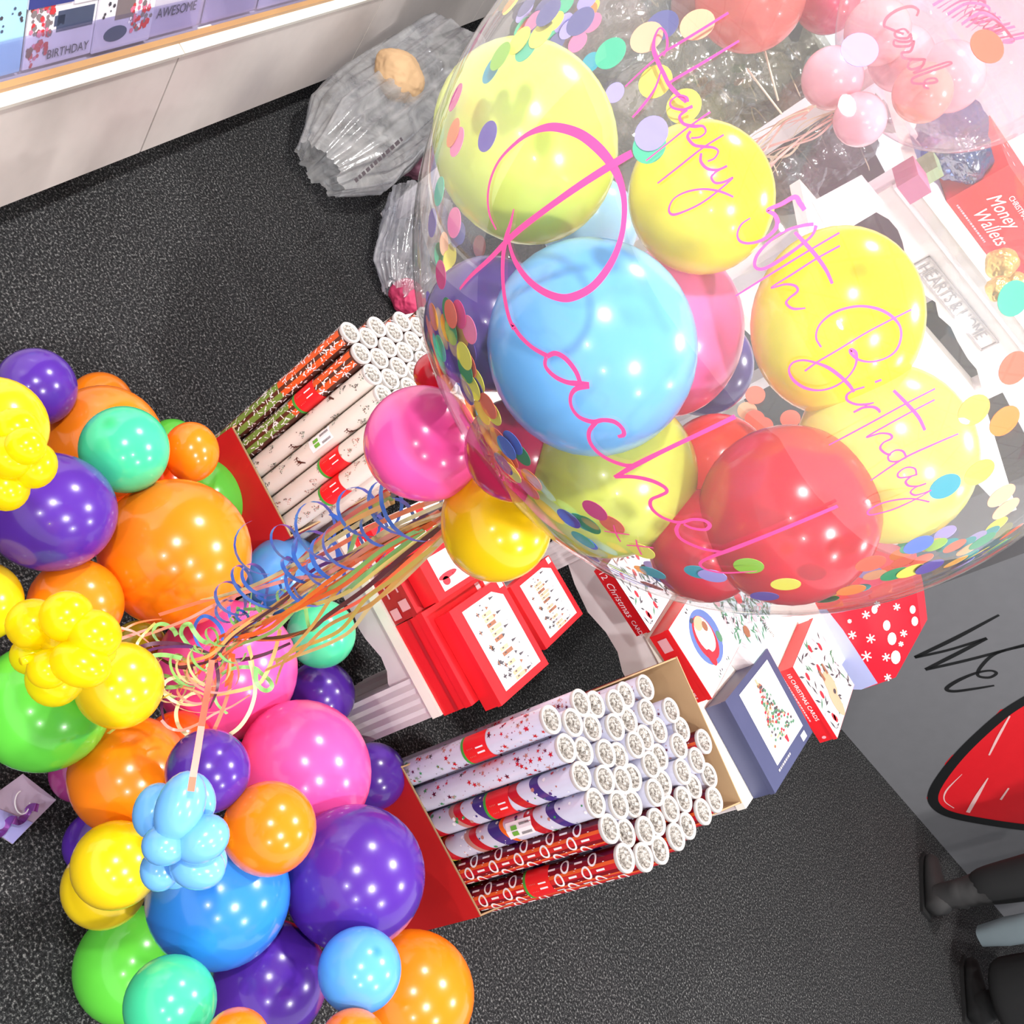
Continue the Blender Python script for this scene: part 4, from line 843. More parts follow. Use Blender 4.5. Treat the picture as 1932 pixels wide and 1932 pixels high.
SK = dict(
 name_lettering=[cA([(487, 1350, 3), (450, 1270, 5), (437, 1170, 6), (452, 1060, 7), (500, 950, 7), (580, 860, 8), (680, 785, 11), (790, 748, 16), (890, 757, 18), (990, 795, 19), (1080, 865, 20), (1150, 945, 18), (1205, 1040, 15), (1235, 1150, 12), (1240, 1260, 11), (1225, 1380, 11), (1185, 1500, 13), (1120, 1610, 15), (1040, 1695, 15), (940, 1745, 16), (860, 1750, 15), (760, 1712, 14), (670, 1640, 13), (600, 1540, 11), (568, 1450, 8), (562, 1390, 5)]),
  cA([(1285, 900, 14), (1190, 955, 16), (1000, 1075, 15), (800, 1215, 13), (600, 1370, 13), (450, 1520, 10), (340, 1620, 8), (272, 1700, 5)]),
  cA([(590, 1228, 3), (572, 1310, 8), (545, 1400, 12), (528, 1500, 11), (525, 1620, 10), (535, 1740, 10), (560, 1860, 10), (590, 1935, 10)]) + cD([(625, 160, 10), (670, 225, 10), (740, 290, 9), (820, 335, 10)]),
  cD([(820, 340, 9), (870, 322, 10), (930, 355, 11), (985, 425, 11), (1010, 490, 10)]), cD([(815, 345, 8), (812, 395, 9), (860, 450, 10), (930, 485, 10), (1000, 495, 12), (1062, 505, 14)]),
  cD([(1055, 508, 11), (985, 525, 10), (955, 570, 8), (962, 630, 8), (1005, 685, 9), (1080, 712, 10), (1140, 702, 9), (1205, 712, 10), (1250, 750, 9), (1258, 785, 9), (1225, 797, 6)]),
  cD([(1100, 715, 9), (1062, 765, 9), (1065, 825, 9), (1110, 885, 9), (1180, 930, 9), (1260, 958, 9), (1310, 960, 8)]),
  cD([(1893, 682, 10), (1700, 775, 9), (1500, 870, 9), (1340, 950, 11), (1270, 990, 10), (1205, 1028, 7)]), cD([(1205, 1025, 8), (1310, 1025, 9), (1410, 1045, 10), (1485, 1080, 9), (1503, 1110, 7), (1465, 1132, 7), (1415, 1155, 7), (1412, 1195, 8), (1450, 1238, 8), (1510, 1270, 8), (1580, 1285, 8), (1650, 1268, 8), (1715, 1274, 8), (1748, 1300, 8), (1722, 1326, 8), (1650, 1318, 7), (1600, 1295, 6)]),
  cD([(1575, 1290, 6), (1558, 1325, 8), (1575, 1370, 8), (1630, 1405, 9), (1710, 1435, 9), (1790, 1450, 8), (1830, 1452, 7)]),
  cC([(812, 1230, 9), (600, 1320, 10), (380, 1410, 10), (200, 1480, 11), (80, 1525, 9), (15, 1555, 7), (5, 1580, 6), (45, 1605, 6), (130, 1622, 6), (240, 1620, 5), (338, 1612, 2)])],
 kiss_marks=[cD([(1145, 1334, 3), (1215, 1345, 4), (1290, 1354, 3)]), cD([(1200, 1300, 3), (1215, 1350, 4), (1240, 1395, 4)]), cD([(1275, 1415, 3), (1350, 1420, 4), (1428, 1430, 4)]), cD([(1328, 1383, 3), (1338, 1425, 4), (1360, 1470, 4)])],
 greeting_lettering=[cA([(1852, 75, 6), (1700, 170, 6), (1560, 255, 6), (1470, 310, 5), (1350, 410, 4), (1245, 510, 3)]), cA([(1470, 330, 3), (1492, 270, 5), (1485, 200, 4), (1450, 165, 4), (1420, 215, 5), (1412, 290, 8), (1440, 370, 8), (1470, 430, 8), (1505, 500, 8), (1560, 560, 8), (1605, 600, 7)]),
  cA([(1915, 240, 5), (1700, 370, 6), (1530, 470, 6), (1490, 500, 5)]), cA([(1455, 420, 3), (1420, 520, 5), (1350, 620, 6), (1288, 690, 4)]),
  cA([(1612, 600, 7), (1605, 572, 5), (1560, 562, 4), (1512, 595, 4), (1520, 630, 5), (1580, 645, 5), (1642, 625, 7)]), cA([(1610, 645, 6), (1565, 685, 6), (1590, 728, 6), (1650, 742, 7), (1702, 742, 5), (1718, 775, 4), (1685, 805, 4), (1632, 812, 4)]),
  cA([(1745, 658, 4), (1600, 760, 4), (1480, 855, 3), (1368, 945, 3)]), cA([(1630, 770, 6), (1612, 805, 6), (1650, 852, 6), (1710, 862, 6), (1765, 868, 5), (1792, 890, 4), (1770, 930, 4), (1730, 948, 4)]), cA([(1825, 792, 4), (1700, 870, 4), (1560, 980, 4), (1435, 1078, 3)]),
  cA([(1692, 900, 5), (1690, 950, 6), (1730, 992, 6), (1790, 998, 5), (1845, 975, 5)]), cA([(1845, 975, 4), (1780, 1010, 4), (1752, 1042, 5), (1775, 1075, 5), (1825, 1070, 5), (1878, 1045, 4), (1800, 1115, 4), (1700, 1190, 4), (1600, 1240, 4), (1525, 1262, 5), (1502, 1230, 4), (1530, 1170, 3), (1600, 1130, 4), (1700, 1112, 4), (1800, 1125, 5), (1882, 1158, 4)]),
  cBt([(618, 1235, 9), (590, 1195, 10), (560, 1158, 9), (480, 1200, 8), (400, 1235, 7), (440, 1262, 8), (458, 1310, 9), (435, 1360, 7), (370, 1410, 6), (295, 1430, 5), (238, 1418, 5), (222, 1375, 4), (245, 1320, 4), (298, 1282, 3)]),
  cBt([(685, 1325, 7), (660, 1385, 5), (570, 1460, 6), (455, 1540, 7), (370, 1582, 6), (325, 1565, 6), (338, 1500, 6), (410, 1420, 5), (510, 1355, 5), (610, 1325, 6), (670, 1318, 7)]), cBt([(822, 1368, 4), (640, 1475, 4), (420, 1610, 4), (212, 1740, 3)]), cBt([(560, 1365, 6), (620, 1430, 8), (690, 1510, 8), (745, 1590, 7), (780, 1668, 6)]),
  cBt([(825, 1445, 4), (680, 1525, 4), (540, 1615, 4), (420, 1692, 3), (500, 1672, 4), (560, 1680, 5), (575, 1712, 5), (525, 1755, 4), (510, 1785, 5), (550, 1815, 5), (622, 1812, 3)]),
  cC([(1245, 75, 4), (1000, 200, 4), (800, 320, 4), (690, 385, 4), (618, 437, 4)]), cC([(715, 297, 4), (685, 240, 4), (702, 170, 4), (765, 108, 5), (850, 70, 5), (950, 55, 5), (1050, 72, 6), (1130, 115, 6), (1178, 175, 5), (1183, 245, 5), (1155, 315, 5), (1095, 360, 4), (1010, 382, 4), (935, 370, 5), (892, 335, 6), (890, 312, 8), (918, 330, 7), (922, 380, 5), (900, 435, 4), (850, 492, 4), (780, 533, 4), (700, 550, 4), (618, 535, 6), (552, 490, 6), (525, 432, 4), (548, 388, 4), (610, 373, 4), (690, 390, 5), (765, 422, 7), (835, 475, 7), (880, 520, 7), (908, 560, 5)]),
  cC([(970, 530, 4), (905, 550, 4), (866, 578, 5), (870, 610, 5), (920, 632, 5), (980, 632, 5), (1025, 622, 3)]), cC([(985, 640, 4), (905, 680, 4)]), cC([(905, 678, 4), (960, 652, 5), (1020, 648, 6), (1052, 665, 6), (1060, 682, 4)]), cC([(1030, 502, 5), (1070, 488, 5)]), cC([(1385, 540, 4), (1200, 635, 4), (980, 755, 4), (760, 872, 3)]), cC([(1140, 550, 6), (1215, 625, 7), (1285, 705, 7), (1325, 785, 6)]),
  cC([(1382, 605, 4), (1200, 700, 4), (985, 822, 4), (1060, 803, 4), (1118, 808, 5), (1128, 832, 5), (1080, 858, 4), (1062, 890, 5), (1092, 920, 5), (1125, 930, 5)]), cC([(1215, 945, 4), (1195, 908, 5), (1150, 903, 4), (1110, 935, 4), (1118, 965, 4), (1165, 967, 4), (1215, 945, 4)]), cC([(1522, 805, 4), (1370, 870, 5), (1200, 950, 5), (1005, 1080, 3)]),
  cC([(1275, 1050, 4), (1265, 1010, 4), (1215, 1004, 4), (1168, 1035, 4), (1172, 1062, 4), (1220, 1060, 4), (1278, 1045, 4)]), cC([(1250, 1052, 4), (1212, 1085, 5), (1232, 1112, 5), (1290, 1112, 4), (1332, 1097, 4), (1270, 1120, 4), (1240, 1148, 4), (1265, 1166, 5), (1312, 1156, 4), (1360, 1138, 3), (1270, 1190, 4), (1150, 1245, 4), (1060, 1272, 4), (1000, 1282, 4), (992, 1258, 4), (1060, 1218, 4), (1150, 1195, 4), (1250, 1187, 4), (1352, 1206, 4)])])
for nm, strokes in SK.items():
    g = MB()
    for i, st in enumerate(strokes): strip_on(g, st, lambda x, y, l=.0010 + .00012 * i: hit(x, y, l), bn, 7)
    g.build(nm, PINKV, bub)
# balloons inside
def inner(px, py, r, name, col, label, ell=None, trans=0.0, bias=0.5, grp='small balloons inside the clear bubble'):
    best = []; d = .6
    while d < 1.2:
        c = dep(px, py, d); Rw = r * d / F; slack = BR - .004 - (c - BC).length - Rw * (1.0 if not ell else max(ell[1], ell[2]))
        best.append((slack, d)); d += .005
    ok = [b[1] for b in best if b[0] > 0]
    d = ok[0] + (ok[-1] - ok[0]) * bias if ok else max(best)[1]
    c = dep(px, py, d); Rw = r * d / F
    return balloon('balloon', c, Rw, latex('latex_in_' + name, col, trans), label, grp, ell)
inner(990, 270, 183, 'pale_lime', (226, 240, 110), 'pale lime balloon behind the loop of the R, inside the bubble', (70, 1.04, .95), .10, .75)
inner(1322, 374, 139, 'bright_yellow', (255, 236, 40), 'bright yellow balloon under the word Happy, inside the bubble', (70, 1.03, .99), .0, .45)
inner(1577, 607, 168, 'bright_yellow', (255, 236, 40), 'bright yellow balloon behind the B of Birthday, inside the bubble', (100, 1.06, .95), .0, .5)
inner(1670, 856, 168, 'pale_yellow', (248, 246, 120), 'pale yellow balloon behind the end of Birthday, inside the bubble', (60, 1.03, .98), .08, .6)
inner(1116, 657, 202, 'sky', (110, 190, 250), 'big sky blue balloon in the middle of the bubble', (70, 1.02, .98), .0, .02)
inner(1262, 627, 152, 'rose_pink', (250, 112, 184), 'pink balloon tucked behind the sky blue one, inside the bubble', (95, 1.06, .92), .0, .62)
inner(1325, 690, 96, 'violet', (92, 62, 150), 'purple balloon showing behind the pink one, inside the bubble', None, .05, .9)
inner(926, 612, 128, 'violet', (92, 62, 150), 'purple balloon behind the confetti at the left, inside the bubble', None, .05, .9)
inner(975, 850, 100, 'crimson', (206, 34, 84), 'crimson balloon low beside the confetti, inside the bubble', None, 0, .8)
inner(1146, 895, 166, 'lime_olive', (214, 222, 92), 'olive yellow balloon below the sky blue one, inside the bubble', (0, 1.02, .96), .04, .35)
inner(1487, 972, 171, 'red', (232, 46, 66), 'large red balloon under the end of Rachel, inside the bubble', None, .04, .3)
inner(1352, 880, 100, 'orange_red', (240, 74, 60), 'orange red balloon behind the large red one, inside the bubble', None, 0, .7)
inner(1330, 1030, 108, 'deep_red', (214, 30, 54), 'deep red balloon at the foot of the bubble', None, .05, .7)
inner(1112, 425, 92, 'ice_blue', (176, 222, 246), 'pale ice blue balloon between the lime and blue ones, inside the bubble', None, .15, .9)
# small balloons round the tie
def collar(px, py, r, d, col, name, label):
    c = dep(px, py, d); Rw = r * d / F; need = BR + Rw + .002
    while (c - BC).length < need and d < 1.3: d += .004; c = dep(px, py, d); Rw = r * d / F; need = BR + Rw + .001
    balloon('balloon', c, Rw, latex('latex_' + name, col), label, 'small balloons tied round the neck of the bubble', None, neckdir=(KN - c))
collar(796, 837, 110, .93, LATEX['pink'], 'pink', 'pink balloon tied at the neck of the bubble, over the white rolls')
collar(936, 994, 105, .93, (252, 206, 10), 'collar_yellow', 'yellow balloon tied at the neck of the bubble, over the red boxes')
collar(822, 706, 42, 1.0, (214, 28, 44), 'collar_red', 'red balloon mostly hidden behind the bubble edge above the pink one')
# confetti
CF = dict(slate=(96, 96, 150), mint=(70, 196, 150), peach=(250, 190, 150), yellow=(246, 236, 90), lime=(150, 206, 60), teal=(34, 160, 180), pink=(250, 120, 170), orange=(252, 140, 60), purple=(96, 72, 168), lilac=(170, 160, 236), coral=(250, 110, 84), amber=(240, 180, 90), green=(20, 150, 96), hotpink=(236, 50, 140), blue=(70, 110, 210), rosybrown=(150, 84, 84))
CN = dict(slate='slate blue', mint='mint green', hotpink='hot pink', rosybrown='brownish red')
cproto = {}; cfi = 0
def confetti(px, py, c, r=.0096, back=False, lift=.0016):
    global cfi
    cfi += 1; lift += (cfi * .00041) % .0042
    p = hit(px, py, lift, back); 
    if back is False: p = BC + bn(p) * (BR - lift)
    n_ = bn(p)
    if c not in cproto:
        g = MB(); k = 22; g.prism([V((r * math.cos(2 * math.pi * i / k), r * math.sin(2 * math.pi * i / k), 0)) for i in range(k)], V((0, 0, .0003)))
        mt_ = mat('confetti_' + c, CF[c], .6); o = g.build('confetti_dot', mt_); cproto[c] = o
        cn_ = CN.get(c, c); tag(o, cn_ + ' paper confetti dot clinging inside the clear bubble', 'confetti', cn_ + ' confetti dots inside the bubble')
    else:
        o = cproto[c].copy(); COL.objects.link(o)
    o.location = p; o.rotation_euler = n_.to_track_quat('Z', 'Y').to_euler()
FR = [(1088, 32, 'slate'), (1025, 14, 'slate'), (1143, 90, 'mint'), (1212, 57, 'peach'), (1310, 30, 'peach'), (1227, 140, 'yellow'), (1282, 187, 'yellow'), (1217, 240, 'lilac'), (1212, 264, 'mint'), (900, 113, 'teal'), (935, 100, 'lime'), (848, 178, 'hotpink'), (841, 245, 'orange'), (846, 262, 'pink'), (902, 250, 'purple'), (836, 418, 'pink'), (792, 418, 'purple'), (803, 356, 'mint'), (804, 520, 'hotpink'),
  (1632, 70, 'lilac'), (1870, 80, 'coral'), (1922, 565, 'mint'), (1925, 700, 'coral'), (1849, 783, 'amber'), (1910, 805, 'orange'), (1795, 934, 'teal'), (1864, 908, 'yellow'), (1908, 955, 'peach'), (1918, 982, 'peach'), (1872, 1047, 'green'), (1758, 1078, 'purple'), (1646, 1074, 'coral'), (1609, 1127, 'orange'), (1483, 1118, 'yellow'), (1411, 1085, 'lime'), (1442, 1145, 'purple'), (1340, 1108, 'lilac'), (1312, 1103, 'teal'), (1222, 1105, 'teal'), (1199, 1065, 'yellow'), (1068, 985, 'purple'), (866, 675, 'yellow'), (866, 702, 'green'), (1725, 1092, 'yellow'), (1695, 1100, 'green'), (1742, 1046, 'blue'),
  (1240, 30, 'slate'), (960, 60, 'yellow'), (1000, 45, 'yellow'), (970, 70, 'mint'), (812, 625, 'orange'), (822, 660, 'mint'), (806, 600, 'orange')]
BK = [(1783, 1005, 'lilac'), (1787, 1028, 'teal'), (1700, 1045, 'orange'), (1716, 1020, 'green'), (1840, 1015, 'lilac'), (1425, 745, 'coral'), (1424, 790, 'coral'), (1440, 803, 'coral'), (1491, 790, 'coral'), (1410, 775, 'peach'), (1300, 1075, 'rosybrown'), (1230, 1075, 'rosybrown'), (1258, 1095, 'rosybrown'), (1230, 1105, 'rosybrown'), (1275, 1112, 'rosybrown'), (860, 445, 'slate'), (838, 460, 'peach'), (845, 495, 'yellow'), (828, 480, 'mint'), (905, 465, 'rosybrown'), (868, 440, 'slate'), (852, 480, 'yellow'), (1115, 118, 'teal'), (1160, 175, 'lilac'), (1090, 80, 'pink'), (1050, 80, 'slate'), (1015, 60, 'slate'), (1740, 1015, 'slate'), (1680, 1075, 'coral'), (1560, 1130, 'green'), (1620, 1110, 'teal'), (1590, 1110, 'coral'), (1880, 990, 'yellow')]
for x, y, c in FR: confetti(x, y, c)
for x, y, c in BK: confetti(x, y, c, back=True)
rng = random.Random(17); CK = list(CF)
path = [(800, 560), (812, 600), (822, 640), (838, 700), (860, 760), (885, 815), (915, 865), (955, 915), (1000, 960), (1050, 1010), (1110, 1050)]
for i in range(70):     # the drift of confetti that slid down to the neck side
    t_ = rng.random() ** .8 * (len(path) - 1); k = min(int(t_), len(path) - 2); f = t_ - k
    x = path[k][0] + (path[k + 1][0] - path[k][0]) * f; y = path[k][1] + (path[k + 1][1] - path[k][1]) * f; o_ = abs(rng.gauss(0, 17)) + 3
    x += o_ * .8; y -= o_ * .55
    confetti(x, y, rng.choice(['orange', 'hotpink', 'yellow', 'blue', 'green', 'purple', 'orange', 'coral', 'amber', 'mint', 'pink']), back=rng.random() < .45, lift=.0018 + .003 * rng.random())
for i in range(14):
    confetti(rng.uniform(1150, 1300), 1130 - rng.uniform(0, 60) + (rng.random() - .5) * 10 - 10, rng.choice(CK), back=True, lift=.0018 + .003 * rng.random())
for i in range(24):
    x = rng.uniform(1560, 1925); confetti(x, 1120 - (x - 1560) * .2 - rng.uniform(0, 70), rng.choice(['mint', 'peach', 'lime', 'lilac', 'coral', 'amber', 'yellow', 'teal']), back=True, lift=.0018 + .003 * rng.random())
for i in range(20):
    confetti(rng.uniform(960, 1120), rng.uniform(0, 70), rng.choice(['yellow', 'orange', 'mint', 'pink', 'slate', 'lilac']), back=True, lift=.0018)
# ------------------------------------------------------------------ ribbons tied to the neck of the bubble
RC = dict(blue=(56, 112, 214), purple=(92, 36, 110), plum=(82, 28, 60), green=(144, 204, 122), cream=(236, 218, 168), coral=(250, 128, 104), orange=(248, 106, 50), tan=(236, 184, 116), gold=(230, 204, 110), pink=(248, 158, 146))
RMAT = {k: mat('ribbon_' + k, v, .32, .6) for k, v in RC.items()}
rrg = random.Random(33)
def ribbon3(P, wd, mt_, tw=0.0, ph=0.0, nm='ribbon', parent=None):
    L = []; Rr = []; n_ = len(P); acc = 0
    for i in range(n_):
        T = (P[min(i + 1, n_ - 1)] - P[max(i - 1, 0)])
        if T.length < 1e-7: T = V((0, 0, 1))
        T.normalize(); vw = (O - P[i]).normalized(); S_ = T.cross(vw)
        if S_.length < 1e-4: S_ = T.orthogonal()
        S_.normalize(); N_ = S_.cross(T); a = ph + tw * i / n_ * 2 * math.pi; d = S_ * math.cos(a) + N_ * math.sin(a)
        L.append(P[i] + d * wd / 2); Rr.append(P[i] - d * wd / 2)
    g = MB(); g.add(L + Rr, [(i, i + 1, n_ + i + 1, n_ + i) for i in range(n_ - 1)], 0, True)
    ob = g.build(nm, mt_, parent or bub); return ob
def rpath(pts, k=8): return [dep(p[0], p[1], p[2]) for p in smooth_path(pts, k)]
# long strands sweeping from the tie towards the garland
strands = [('coral', [(830, 940, 1.0), (720, 985, 1.15), (600, 1050, 1.3), (480, 1105, 1.42), (380, 1135, 1.5), (300, 1160, 1.55)]), ('cream', [(735, 948, 1.0), (690, 980, 1.12), (610, 1030, 1.25), (520, 1085, 1.36), (450, 1115, 1.44), (380, 1133, 1.5)]),
 ('plum', [(838, 960, 1.0), (700, 1045, 1.15), (590, 1095, 1.28), (520, 1145, 1.36), (440, 1200, 1.45), (400, 1245, 1.5), (330, 1260, 1.52)]), ('tan', [(836, 968, 1.0), (740, 1010, 1.1), (640, 1070, 1.22), (540, 1130, 1.34), (470, 1175, 1.44), (420, 1220, 1.5)]),
 ('orange', [(838, 976, 1.0), (740, 1030, 1.1), (650, 1090, 1.2), (560, 1145, 1.32), (500, 1190, 1.42), (420, 1215, 1.5), (390, 1260, 1.52)]), ('gold', [(838, 985, 1.0), (740, 1055, 1.12), (650, 1120, 1.24), (560, 1150, 1.35), (480, 1180, 1.44), (440, 1215, 1.5)]),
 ('plum', [(838, 990, 1.0), (760, 1050, 1.1), (690, 1110, 1.2), (620, 1160, 1.3), (580, 1190, 1.38), (500, 1205, 1.45), (445, 1190, 1.5)]), ('orange', [(838, 1000, 1.0), (770, 1060, 1.12), (700, 1120, 1.22), (620, 1165, 1.34), (540, 1205, 1.42), (450, 1210, 1.48), (400, 1240, 1.52)]),
 ('tan', [(838, 1012, 1.0), (760, 1085, 1.12), (700, 1140, 1.22), (620, 1180, 1.32), (560, 1235, 1.42), (500, 1265, 1.5)]), ('gold', [(835, 1018, 1.0), (745, 1090, 1.12), (690, 1130, 1.2), (640, 1190, 1.3), (560, 1225, 1.42), (520, 1250, 1.5)]),
 ('green', [(672, 1005, 1.18), (650, 1060, 1.25), (600, 1100, 1.32), (560, 1140, 1.38), (460, 1150, 1.45)]), ('green', [(800, 1000, 1.04), (720, 1060, 1.14), (670, 1100, 1.2), (650, 1120, 1.26), (700, 1085, 1.22), (780, 1010, 1.1)]),
 ('coral', [(735, 930, 1.0), (680, 960, 1.1), (610, 1010, 1.25), (560, 1060, 1.32), (500, 1100, 1.42)]), ('tan', [(745, 945, 1.0), (680, 975, 1.1), (620, 1010, 1.2), (560, 1070, 1.34), (540, 1110, 1.4)]), ('green', [(740, 940, 1.0), (690, 960, 1.1), (640, 990, 1.2)]),
 ('purple', [(836, 950, 1.0), (760, 1000, 1.08), (680, 1040, 1.18), (600, 1070, 1.28), (540, 1120, 1.36), (500, 1160, 1.42), (440, 1210, 1.48)]), ('orange', [(830, 965, 1.0), (760, 1005, 1.1), (680, 1055, 1.2), (590, 1120, 1.3), (500, 1180, 1.42), (430, 1230, 1.5), (350, 1290, 1.54), (330, 1340, 1.56)]),
 ('green', [(450, 1145, 1.45), (445, 1180, 1.47), (460, 1200, 1.48), (470, 1150, 1.46), (475, 1115, 1.44)]), ('tan', [(700, 1075, 1.2), (640, 1110, 1.26), (590, 1180, 1.34), (540, 1240, 1.42), (520, 1290, 1.5)]), ('green', [(576, 1145, 1.36), (582, 1180, 1.38), (590, 1190, 1.38), (600, 1186, 1.38)]),
 ('pink', [(760, 1000, 1.08), (700, 1030, 1.14), (620, 1080, 1.24), (540, 1095, 1.34), (430, 1130, 1.46), (350, 1170, 1.5), (270, 1200, 1.55)])]
for k, (c, pts) in enumerate(strands):
    P = rpath(pts, 10); ribbon3(P, .0050, RMAT[c], .25 * rrg.uniform(-1, 1), rrg.uniform(-.5, .5))
for k in range(9):     # further strands close to these, each on its own way
    c, pts = strands[rrg.choice([0, 2, 3, 4, 5, 7, 9, 15])]; c = rrg.choice(['orange', 'tan', 'green', 'plum', 'coral', 'gold', 'cream', 'tan'])
    dx = rrg.uniform(-6, 6); P = rpath([(x + dx * (i > 0) + rrg.uniform(-14, 14) * (i > 0), y + rrg.uniform(-12, 12) * (i > 0), d + rrg.uniform(-.02, .03)) for i, (x, y, d) in enumerate(pts)], 8); ribbon3(P, .0046, RMAT[c], .4 * rrg.uniform(-1, 1), rrg.uniform(-1, 1))
# blue curling strands: springs round a drifting axis
def spring(pts, rad, turns, c, wd=.006, ph=0.0, sq=1.0):
    ax = rpath(pts, 14); n_ = len(ax); N = int(turns * 22); P = []
    Tg = (ax[-1] - ax[0]).normalized(); A = Tg.cross(V((0, 0, 1))).normalized(); B = Tg.cross(A)
    for i in range(N + 1):
        t_ = i / N; q = t_ * (n_ - 1); k = min(int(q), n_ - 2); p = ax[k].lerp(ax[k + 1], q - k); a = ph + t_ * turns * 2 * math.pi; rr = rad * (1 + .25 * math.sin(a * .37 + ph)) 
        P.append(p + A * (rr * math.cos(a)) + B * (rr * sq * math.sin(a)))
    n2 = len(P); L = []; Rr = []
    for i in range(n2): L.append(P[i] + Tg * wd / 2); Rr.append(P[i] - Tg * wd / 2)
    g = MB(); g.add(L + Rr, [(i, i + 1, n2 + i + 1, n2 + i) for i in range(n2 - 1)], 0, True); g.build('curled_ribbon', RMAT[c], bub)
spring([(800, 945, 1.02), (740, 950, 1.1), (660, 985, 1.2), (560, 1020, 1.3), (490, 1040, 1.36)], .032, 5.5, 'blue', .0082, .5)
spring([(760, 985, 1.08), (700, 1010, 1.15), (630, 1060, 1.25), (590, 1110, 1.32)], .026, 4, 'blue', .0082, 2.0)
spring([(640, 1050, 1.25), (540, 1080, 1.35), (450, 1120, 1.44), (430, 1160, 1.46)], .024, 4.5, 'blue', .0095, 1.0)
spring([(620, 1010, 1.25), (600, 1070, 1.3), (560, 1110, 1.36), (430, 1110, 1.42)], .032, 3.2, 'blue', .0082, 4.0)
spring([(560, 1130, 1.38), (500, 1150, 1.42), (430, 1190, 1.46), (380, 1220, 1.5)], .014, 4.5, 'green', .0055, 0)
spring([(520, 1110, 1.4), (470, 1160, 1.44), (440, 1200, 1.47)], .013, 3, 'blue', .0055, 3)
spring([(440, 1220, 1.5), (380, 1250, 1.52), (330, 1270, 1.54)], .022, 3.2, 'green', .005, 2)
spring([(400, 1250, 1.5), (350, 1270, 1.53), (310, 1290, 1.55)], .026, 3.6, 'cream', .0052, 1)
spring([(420, 1250, 1.5), (380, 1290, 1.52), (350, 1330, 1.54)], .028, 2.6, 'pink', .0048, .4)
cE = L1((100, 1080), .2381)
def traced(c, pts, d0=1.52, d1=1.56, wd=.0058):
    q = cE([(x, y, 0) for x, y in pts]); n_ = len(q); P = rpath([(x, y, d0 + (d1 - d0) * i / max(1, n_ - 1) + .008 * math.sin(i * 1.3)) for i, (x, y, _) in enumerate(q)], 8)
    ribbon3(P, wd, RMAT[c], .18, rrg.uniform(-.5, .5))
traced('plum', [(1270, 660), (1060, 580), (850, 560), (700, 590), (560, 670), (440, 760), (360, 870), (330, 980), (350, 1070), (410, 1125), (490, 1130), (570, 1080), (660, 985)])
traced('purple', [(1130, 590), (900, 590), (760, 620), (660, 690), (590, 780), (560, 900), (590, 1030), (640, 1090), (690, 1135)], wd=.004)
traced('plum', [(1280, 670), (1300, 760), (1310, 860), (1290, 960), (1240, 1080)]); traced('plum', [(1300, 690), (1420, 700), (1560, 680), (1700, 640), (1880, 560)])
traced('plum', [(1480, 480), (1600, 530), (1750, 530), (1930, 480)]); traced('plum', [(1110, 760), (980, 745), (880, 700), (800, 640)])
traced('blue', [(1350, 545), (1340, 460), (1280, 380), (1200, 345), (1140, 390), (1120, 480), (1150, 570), (1210, 630), (1290, 640)], wd=.006); traced('blue', [(1390, 270), (1410, 370), (1480, 450)])
traced('green', [(1610, 760), (1610, 860), (1650, 920), (1700, 935), (1735, 900), (1710, 850), (1650, 800), (1600, 760), (1500, 750), (1400, 770), (1320, 830), (1280, 940), (1300, 1040), (1380, 1120)], wd=.006)
traced('green', [(980, 500), (950, 450), (880, 410), (820, 420), (795, 480), (830, 540), (880, 560)], wd=.0065); traced('green', [(1270, 570), (1180, 540), (1120, 470), (1080, 410), (1030, 430), (1020, 500), (1100, 600), (1200, 640), (1280, 650)], wd=.0065)
traced('green', [(1020, 680), (900, 655), (800, 660), (730, 700), (710, 770), (740, 850), (830, 900), (940, 910), (1020, 890), (930, 830), (820, 815), (750, 850), (780, 940), (880, 985), (970, 985)], wd=.006)
traced('cream', [(30, 990), (70, 890), (170, 790), (300, 730), (430, 700), (600, 690), (760, 705), (830, 745)], 1.56, 1.52, .006)
traced('gold', [(830, 770), (720, 820), (600, 830), (500, 810), (420, 760), (390, 690), (410, 640), (520, 660), (620, 700), (680, 800)], wd=.005)
traced('cream', [(1200, 890), (1100, 850), (980, 830), (890, 870), (880, 950), (960, 1020), (1080, 1050), (1200, 1030), (1230, 990), (1130, 940), (1000, 910), (920, 940), (950, 1040), (1080, 1100), (1250, 1110), (1370, 1080)], wd=.006)
traced('cream', [(1560, 700), (1590, 830), (1600, 960), (1550, 1120), (1450, 1250), (1300, 1320), (1120, 1310), (1010, 1240), (975, 1130), (1000, 1040), (1080, 970), (1160, 950)], wd=.0055)
traced('tan', [(1550, 580), (1580, 700), (1600, 850)], wd=.0055); traced('tan', [(1800, 450), (1760, 620), (1690, 800), (1600, 900), (1350, 960), (1200, 980)], wd=.0055)
traced('pink', [(860, 1170), (920, 1230), (1020, 1250), (1150, 1200), (1280, 1120), (1420, 1060), (1560, 970)], wd=.004); traced('coral', [(200, 870), (250, 960), (330, 1040), (500, 1095), (700, 1060), (850, 990)], wd=.003)
traced('pink', [(540, 440), (640, 470), (740, 540), (800, 600)], wd=.004); traced('pink', [(520, 530), (640, 490), (780, 440)], wd=.0045); traced('orange', [(520, 480), (640, 410), (760, 380), (860, 370)], wd=.003)
traced('gold', [(280, 1395), (420, 1290), (600, 1160), (800, 1030), (940, 960)], 1.6, 1.52, .0035); traced('orange', [(1420, 640), (1400, 800), (1380, 900)], wd=.009); traced('coral', [(1500, 560), (1400, 620), (1290, 880), (1210, 1050)], wd=.008)
